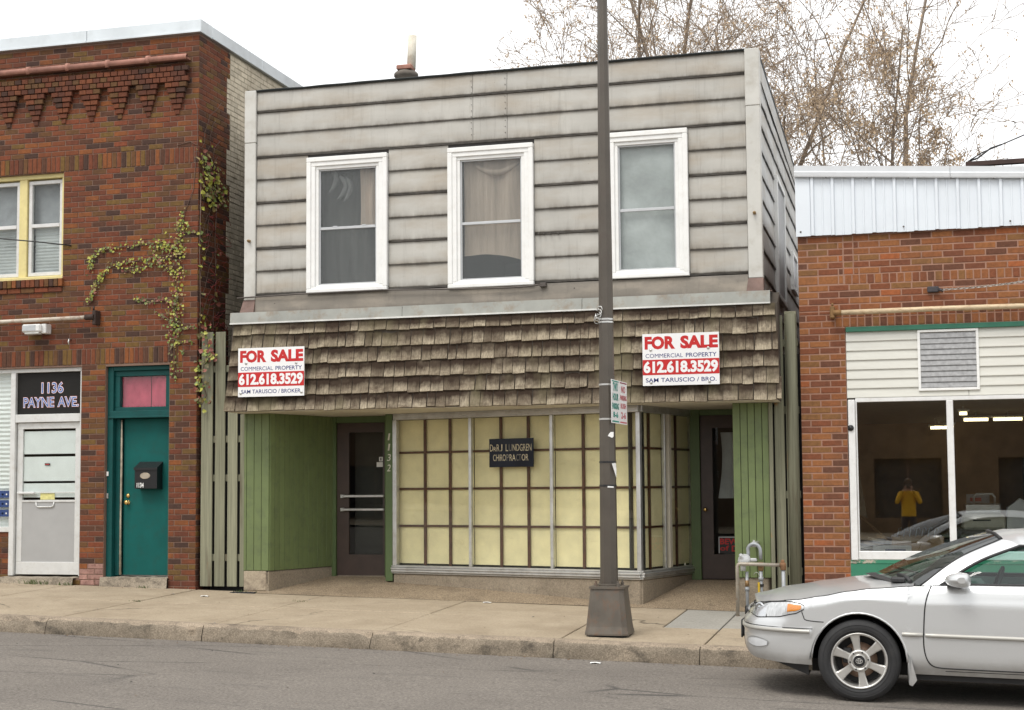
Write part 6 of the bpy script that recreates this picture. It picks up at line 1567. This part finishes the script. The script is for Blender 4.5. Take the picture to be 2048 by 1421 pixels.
# wheels
def wheel(wx, s):
    y0 = -.775 * 1.0 if s < 0 else .775
    d = -1 if s < 0 else 1
    T = lambda r, h: (r, h)
    ty = MB(); ty.lathe([(.222, .088), (.232, .104), (.262, .112), (.292, .108), (.309, .094), (.3215, .080), (.3255, .05), (.326, 0), (.3255, -.05), (.3215, -.08), (.30, -.10), (.22, -.10)], (wx, y0, .326), (0, d, 0), 64)
    for q in range(72):
        a = q * 2 * PI / 72
        for h in (.066, .078): 
            ty.add([(wx + r * math.cos(a + da), y0 + d * hh, .326 + r * math.sin(a + da)) for r, da, hh in ((.3262, 0, h - .012), (.3262, .02, h - .012), (.318, .02, h + .014), (.318, 0, h + .014))], [(0, 1, 2, 3)], 1)
            break
    for rr_ in (.245, .285): ty.lathe([(rr_ - .003, .1105), (rr_, .1135), (rr_ + .003, .1105)], (wx, y0, .326), (0, d, 0), 64)
    W_ = part('wheel', ty, [m_rubber, m_seam], CAR)
    rm = MB(); c = (wx, y0, .326); ax = (0, d, 0)
    rm.lathe([(.222, .085), (.224, .100), (.217, .104), (.207, .098), (.200, .082), (.196, .04), (.190, -.06)], c, ax, 56)
    for i in range(6):
        a = math.radians(100 + 60 * i); u = Vector((math.cos(a), 0, math.sin(a))); w = Vector((-math.sin(a), 0, math.cos(a))); n = Vector((0, d, 0)); C_ = Vector(c)
        prof = [(.060, .030, .090), (.10, .026, .088), (.15, .030, .090), (.185, .036, .092), (.207, .044, .094)]
        rws = []
        for r, hw, h in prof: rws.append([C_ + u * r + w * q + n * hh for q, hh in ((-hw, h - .045), (-hw, h - .008), (-hw * .75, h), (hw * .75, h), (hw, h - .008), (hw, h - .045))])
        rm.grid(rws, 0, False, flip=d > 0)
    rm.lathe([(.090, .05), (.090, .086), (.082, .094), (.062, .096), (.060, .090), (.052, .090), (.052, .100), (.045, .104)], c, ax, 32)
    RM = part('rim', rm, m_alloy, W_)
    cp = MB(); cp.disc(Vector(c) + Vector((0, d * .1045, 0)), ax, .046, 28); part('hub_cap', cp, m_black, W_)
    lg = MB(); n = Vector((0, d, 0)); C_ = Vector(c) + n * .108
    ell = lambda rx, rz, dz=0, r=.0026: lg.tube([C_ + Vector((rx * math.cos(2 * PI * q / 20), 0, dz + rz * math.sin(2 * PI * q / 20))) for q in range(21)], r, 5, cap=False)
    ell(.026, .019); ell(.0095, .017, .000); ell(.021, .0085, .009); part('emblem', lg, m_alloy, W_)
    nt = MB()
    for i in range(6):
        a = math.radians(70 + 60 * i); p = Vector(c) + Vector((math.cos(a) * .071, d * .0985, math.sin(a) * .071)); nt.disc(p, ax, .0072, 10)
    part('lug_hole', nt, m_black, W_)
    dc_ = MB(); dc_.lathe([(.055, .0), (.14, .0), (.14, -.02), (.05, -.02)], c, ax, 36); dc_.box(wx - .13, wx - .06, y0 - .05, y0 + .05, .30, .42, 1, .01); dc_.lathe([(.0, .03), (.058, .03), (.058, -.05)], c, ax, 20, 1); dc_.disc(Vector(c) + Vector((0, -d * .062, 0)), ax, .19, 32, 1); part('brake_disc', dc_, [m_disc, m_blackpl], W_)
wheel(0.0, -1); wheel(2.67, -1); wheel(0.0, 1); wheel(2.67, 1)
# mirror, wipers, cowl, interior
for sgn in (near, lambda q: q):
    mr = MB(); rows = []
    for i in range(11):
        u = i / 10; y = .855 + .21 * u; h = .062 * (math.sin(PI * min(1, .18 + u * .78)) ** .45); w = .115 * (math.sin(PI * min(1, .25 + u * .72)) ** .5)
        cx, cz = .765 + .015 * u, .988 + .012 * u
        rows.append([(cx - (w * math.cos(a) if math.cos(a) > 0 else w * .72 * (abs(math.cos(a)) ** .45) * -1) , y, cz + h * math.sin(a) * (1 if math.sin(a) > 0 else .92)) for a in [2 * PI * q / 20 for q in range(21)]])
    mr.grid(rows, 0, True); mr.add(rows[-1][:20], [tuple(range(20))[::-1]]); mr.add(rows[0][:20], [tuple(range(20))])
    mr.add([(.68, .79, .93), (.78, .79, .93), (.79, .87, .945), (.67, .87, .945), (.68, .79, .95), (.78, .79, .95), (.79, .87, .965), (.67, .87, .965)], [(0, 1, 2, 3), (7, 6, 5, 4), (0, 4, 5, 1), (1, 5, 6, 2), (2, 6, 7, 3)], 1)
    MR = part('mirror', sgn(mr), [m_paint, m_blackpl], CAR)
cw = MB(); rows = [[b + Vector((-.05 - .03 * j, 0, -.012 - .002 * j)) for b in bl_] for j in (-1, 0, 1, 2)]; cw.grid(rows, 0, True); cw = both(cw)
for y in (-.55, -.05): cw.tube([(.30 + abs(y) * .3 - .09, y, .985), (.34 + abs(y) * .25, y + .22, 1.0), (.22 + abs(y) * .25, y + .5, 1.015)], .009, 5)
cw.tube([(.40, -.70, .955), (.36, -.58, .985), (.30, -.50, 1.0)], .018, 6); cw.box(.24, .36, -.68, -.55, .95, .985, 0, .012)
part('wiper_cowl', cw, m_blackpl, CAR)
it = MB(); it.box(.55, 1.05, -.70, .70, .70, .92, 0, .05); it.box(.40, .70, -.74, .74, .75, .945, 1, .03); it.box(.55, 2.6, -.74, .74, .42, .50, 1)
it.box(.62, 2.5, -.80, -.77, .5, .93, 0); it.box(.62, 2.5, .77, .80, .5, .93, 0); it.box(2.45, 2.9, -.70, .70, .5, .96, 1)
part('dashboard', it, [m_seat, m_blackpl], CAR)
for y in (-.37, .37):
    s_ = MB(); s_.T = Matrix.Translation((1.42, y, .55)); s_.box(-.25, .25, -.24, .24, -.05, .12, 0, .05); s_.T = Matrix.Translation((1.70, y, .62)) @ Matrix.Rotation(.30, 4, 'Y'); s_.box(-.07, .07, -.23, .23, 0, .52, 0, .05); s_.box(-.05, .05, -.12, .12, .54, .70, 0, .04)
    s_.T = None; part('seat', s_, m_seat, CAR)
s_ = MB(); s_.box(2.1, 2.35, -.6, .6, .5, .95, 0, .06); part('rear_seat', s_, m_seat, CAR)
sw_ = MB(); cs = Vector((1.06, -.37, .90)); u = Vector((.34, 0, .94)); w = Vector((0, 1, 0)); sw_.tube([cs + (u * math.cos(2 * PI * q / 24) + w * math.sin(2 * PI * q / 24)) * .185 for q in range(25)], .015, 6, cap=False); sw_.tube([cs - w * .18, cs, cs + w * .18], .02, 6); sw_.tube([cs, cs + Vector((-.25, 0, -.10))], .03, 6); part('steering_wheel', sw_, m_blackpl, CAR)
# ---------------------------------------------------------------- bare trees behind the buildings
m_bark = plain('grey-brown bark', (.22, .175, .135), .9, var=.3, scale=6, bump=.5, bscale=30)
m_twig = plain('brown twig', (.36, .275, .20), .85, var=.25)
m_seed = plain('dry tan seed cluster', (.52, .385, .25), .8, var=.25, scale=10, rnd=.25)
def tree(lab, base, targets, seed, nsub, seeds, lf=(.38, .62)):
    R = random.Random(seed); t = thing('bare_tree', lab, 'tree', base, 'bare seed-hung trees behind the buildings')
    tr, tw, sd = MB(), MB(), MB(); b = Vector(base)
    tips = []
    def branch(p, d, L, r, lev):
        n = 7 if lev < 2 else 5; pts = [p.copy()]; q = p.copy(); d = d.normalized()
        for i in range(n):
            d = (d + Vector((R.gauss(0, .12 + .07 * lev), R.gauss(0, .12 + .07 * lev), R.gauss(0, .10) + (.04 if lev < 3 else .0)))).normalized()
            q = q + d * (L / n); pts.append(q.copy())
        rs = [max(.0062, r * (.72 if lev < 2 else 1) * (1 - .72 * i / n)) for i in range(n + 1)]
        (tr if lev < 2 else tw).tube(pts, rs, 7 if lev < 2 else (4 if lev < 3 else 3), cap=False)
        if lev >= 4:
            tips.append(pts[-1]); tips.append(pts[len(pts) // 2]); return
        k = nsub[lev]
        for i in range(k):
            f = R.uniform(.12, 1.0) ** .75; j = min(n - 1, int(f * n)); pp = pts[j].lerp(pts[j + 1], f * n - j)
            dd = (pts[j + 1] - pts[j]).normalized(); sid = dd.orthogonal().normalized(); sid.rotate(Matrix.Rotation(R.uniform(0, 2 * PI), 3, dd))
            ang = R.uniform(.45, .95); nd = dd * math.cos(ang) + sid * math.sin(ang); nd.z += .12
            branch(pp, nd, L * R.uniform(*(lf if lev == 0 else (.40, .64))), rs[j] * R.uniform(.42, .62), lev + 1)
    for (tx, tz, r) in targets:
        d = Vector((tx, b.y + R.uniform(-1.0, 1.0), tz)) - b; branch(b.copy(), d, d.length, r, 0)
    for p in tips:
        if R.random() < .46: continue
        k_ = R.randint(1, seeds + 2); p = p + Vector((R.gauss(0, .05), R.gauss(0, .05), -.03))
        for q in range(k_):
            if True:
                c = p + Vector((R.gauss(0, .035), R.gauss(0, .035), R.gauss(-.03, .05))); s = R.uniform(.020, .048); a = R.uniform(0, 3.14)
                u = Vector((math.cos(a), math.sin(a), R.uniform(-.4, .4))) * s * .5; w = Vector((R.uniform(-.35, .35), R.uniform(-.35, .35), -1)) * s * R.uniform(.8, 1.5)
                sd.add([c + u * .3, c - u * .4, c - u + w * .6, c + w, c + u + w * .5], [(0, 1, 2, 3, 4)])
    part('trunk', tr, m_bark, t); part('twigs', tw, m_twig, t, kind='stuff'); part('seed_clusters', sd, m_seed, t, kind='stuff')
tree('bare tree with a slanting forked trunk rising just right of the siding wall corner', (-1.75, 30, 2.0), [(-2.5, 12.9, .16), (-1.55, 12.6, .13), (-.75, 10.3, .09), (-1.3, 10.0, .07)], 5, (10, 6, 4, 3), 3, (.22, .42))
tree('bare tree whose branches rise behind the flat roof near the lamp post', (-4.6, 31, 3.0), [(-5.3, 12.3, .13), (-4.0, 12.8, .14), (-6.6, 11.2, .09)], 9, (9, 6, 4, 3), 3, (.20, .40))
tree('smallest bare tree, a narrow crown over the white ribbed parapet', (.25, 29, 3.5), [(.35, 10.3, .075), (.85, 8.9, .045), (-.15, 9.3, .045)], 21, (9, 5, 4, 3), 3, (.12, .24))
tree('bare tree seen between the lamp post and the roof corner', (-3.1, 33, 3.0), [(-3.3, 13.5, .14), (-2.4, 13.0, .12), (-4.2, 12.2, .10)], 33, (8, 6, 4, 3), 3, (.20, .36))

# ---------------------------------------------------------------- across the street (seen only as reflections in the glass)
OB = thing('opposite_building', 'plain brown brick shop row across the street mirrored in the display window', 'building', (0, -16, 0))
mb = MB()
for a, b, c, d in rects(-46, 18, -.6, 4.9, [(x - 1.1, x + 1.1, .5, 2.5) for x in range(-20, 18, 4)]): mb.box(a, b, -16.4, -16, c, d)
mb.box(-46, 18, -26, -16.4, 4.7, 4.85); part('wall', mb, plain('brown rendered brick', (.17, .11, .065), .9, var=.3, scale=2), OB)
for i, x in enumerate(range(-20, 18, 4)): part('window', MB().box(x - 1.1, x + 1.1, -16.3, -16.25, .5, 2.5).box(x - .04, x + .04, -16.25, -16.2, .5, 2.5, 1), [m_dark, m_rust], OB)
for i, x in enumerate(range(-20, 18, 8)): part('pilaster', MB().box(x + 1.6, x + 2.1, -16, -15.85, -.6, 4.0, 0, .02), plain('tan pilaster', (.30, .24, .17), .9) if i == 0 else bpy.data.materials['tan pilaster'], OB)
fw_ = MB(); fw_.grid([[(x, y, -.0225 * x - .01) for x in (-60, 60)] for y in (-16, -.55 - 8.4)], 0, False); struct('far_pavement', fw_, m_walk)
# photographer
PZ = 1.6 - 1.60
ph = thing('person', 'person in a mustard yellow jacket and dark trousers holding a camera up to the face', 'person', (0.0, -.30, .05))
def skin(name, verts, edges, radii, mat_, parent, sub=2):
    me = bpy.data.meshes.new(name); me.from_pydata([tuple(v) for v in verts], edges, []); me.materials.append(mat_)
    o = bpy.data.objects.new(name, me); COL.objects.link(o); o.parent = parent; o.location = -OFF.get(parent, Vector((0, 0, 0)))
    md = o.modifiers.new('skin', 'SKIN'); me.skin_vertices.new() if not me.skin_vertices else None
    for i, r in enumerate(radii):
        me.skin_vertices[0].data[i].radius = r if isinstance(r, tuple) else (r, r)
    me.skin_vertices[0].data[0].use_root = True
    md.use_smooth_shade = True
    s_ = o.modifiers.new('subdivision', 'SUBSURF'); s_.levels = 1; s_.render_levels = sub; return o
y = -.30
V = [(0, y, .92), (0, y, 1.10), (0, y, 1.28), (0, y, 1.42), (0, y, 1.48), (0, y - .01, 1.56), (0, y, 1.66),
     (-.18, y, 1.40), (-.27, y + .10, 1.18), (-.10, y + .19, 1.50), (.18, y, 1.40), (.27, y + .10, 1.18), (.10, y + .19, 1.50),
     (-.09, y, .86), (-.11, y + .01, .50), (-.12, y - .02, .10), (-.13, y + .10, .06), (.09, y, .86), (.11, y + .01, .50), (.12, y - .02, .10), (.13, y + .10, .06)]
E_ = [(0, 1), (1, 2), (2, 3), (3, 4), (4, 5), (5, 6), (3, 7), (7, 8), (8, 9), (3, 10), (10, 11), (11, 12), (0, 13), (13, 14), (14, 15), (15, 16), (0, 17), (17, 18), (18, 19), (19, 20)]
rr_ = [(.16, .11), (.17, .12), (.19, .13), (.15, .10), .055, .085, .085, .075, .052, .036, .075, .052, .036, .09, .062, .045, .04, .09, .062, .045, .04]
nB = N('photographer skin and clothes'); gz = nB.new('ShaderNodeSeparateXYZ'); nB.link(nB.new('ShaderNodeNewGeometry').outputs['Position'], gz.inputs[0])
nB.set(nB.ramp(nB.math('DIVIDE', gz.outputs['Z'], 2.0), [(0, (.03, .025, .02)), (.055, (.025, .028, .04)), (.44, (.80, .43, .02)), (.735, (.46, .27, .20))], 'CONSTANT'), .8)
skin('body', V, E_, rr_, nB.mat, ph)
hr = MB(); hr.lathe([(.0, .10), (.05, .09), (.085, .05), (.095, 0), (.085, -.05)], (0, y - .012, 1.665), (0, -.15, 1), 14); part('hair', hr, plain('brown hair', (.06, .035, .02), .7), ph)
fc = MB(); fc.lathe([(.018, 0), (.012, .012), (0, .02)], (0, y + .085, 1.60), (0, 1, .1), 8); part('nose', fc, plain('skin', (.46, .27, .20), .6), ph)
for s in (-1, 1):
    for q in range(5):
        x0 = s * (.085 - .004 * q); z0 = 1.535 + .016 * q
        skin('finger', [(s * .10, y + .185, 1.52 + .008 * q), (x0, y + .215, z0), (x0 - s * .03, y + .235 - .004 * abs(q - 2), z0 + .004), (x0 - s * .045, y + .225, z0 + .004)] if q < 4 else [(s * .10, y + .18, 1.50), (s * .085, y + .19, 1.475), (s * .06, y + .20, 1.478), (s * .045, y + .205, 1.485)], [(0, 1), (1, 2), (2, 3)], [.012, .010, .009, .007], bpy.data.materials['skin'], ph, 1)
cm = thing('photo_camera', 'black camera held up by the person in the mustard jacket', 'camera', (0, -.11, 1.57))
mb = MB(); mb.box(-.07, .07, -.15, -.09, 1.53, 1.625, 0, .01); mb.box(-.03, .03, -.145, -.095, 1.625, 1.65, 0, .008); part('camera_body', mb, m_black, cm); mb = MB(); mb.lathe([(.036, 0), (.036, .04), (.030, .045), (.0, .044)], (0, -.09, 1.575), (0, 1, 0), 16); part('lens', mb, m_black, cm)
# grit and leaf crumbs, weeds
cr = MB()
for i in range(900):
    x = random.uniform(-12, 2.2); w = random.random()
    if w < .45: y = 13.97 - abs(random.gauss(0, .10)); z = zr(x) + .003
    elif w < .62: y = 17.28 + random.gauss(0, .05); z = zw(x, min(y, 17.3)) + .006
    elif w < .75:
        x = random.choice(JX) + random.gauss(0, .02); y = random.uniform(14.2, 17.2); z = zw(x, y) + .004
    else: y = random.uniform(9.5, 17.2); z = (zw(x, y) if y > 14.2 else zr(x)) + .005
    if 13.95 < y < 14.2: continue
    s = random.uniform(.004, .016); a = random.uniform(0, 3.1); u = Vector((math.cos(a), math.sin(a), random.uniform(-.2, .2))) * s; v = Vector((-math.sin(a), math.cos(a), random.uniform(-.2, .5))) * s * .6
    c = Vector((x, y, z + s * .2)); cr.add([c - u, c - v, c + u, c + v], [(0, 1, 2, 3)], random.choice((0, 0, 1, 2)))
solo('grit', cr, [plain('brown leaf crumb', (.14, .085, .045), .9), plain('grey grit', (.22, .20, .17), .9), plain('dark grit', (.05, .045, .04), .9)], kind='stuff')
wd = MB()
for (x, y, n, s) in ((-11.35, 17.40, 40, .07), (-10.9, 17.40, 16, .05), (-9.75, 17.40, 14, .04), (-8.3, 17.35, 14, .05), (-7.15, 16.6, 10, .03), (-1.6, 17.42, 18, .06), (-9.0, 15.95, 12, .03)):
    for i in range(n):
        bx, by = x + random.gauss(0, s * 1.4), y + random.gauss(0, .012); z = zw(bx, by); h = random.uniform(.4, 1.1) * s; dx, dy_ = random.uniform(-.5, .5) * s, random.uniform(-.6, .1) * s
        wd.add([(bx - .004, by, z), (bx + .004, by, z), (bx + dx * .5 + .003, by + dy_ * .5, z + h * .7), (bx + dx, by + dy_, z + h)], [(0, 1, 2, 3)])
solo('weeds', wd, plain('weed green', (.09, .13, .035), .7, var=.3), kind='stuff')
# litter
for i, (x, y, lab) in enumerate(((-5.02, 17.18, 'scrap of white paper at the edge of the aggregate floor under the shop window'), (-2.95, 13.7, 'white scrap lying in the gutter left of the lamp post'), (-8.55, 16.7, 'pale scrap on the pavement in front of the left board fence'))):
    z = zw(x, y) + .005 if y > 14 else zr(x) + .004
    mb = MB(); rows = [[(x + .05 * a, y + .03 * b, z + .008 * ((a + b) % 2)) for a in range(3)] for b in range(3)]; mb.grid(rows, 0, False); solo('paper_scrap', mb, m_paper, lab, 'litter')
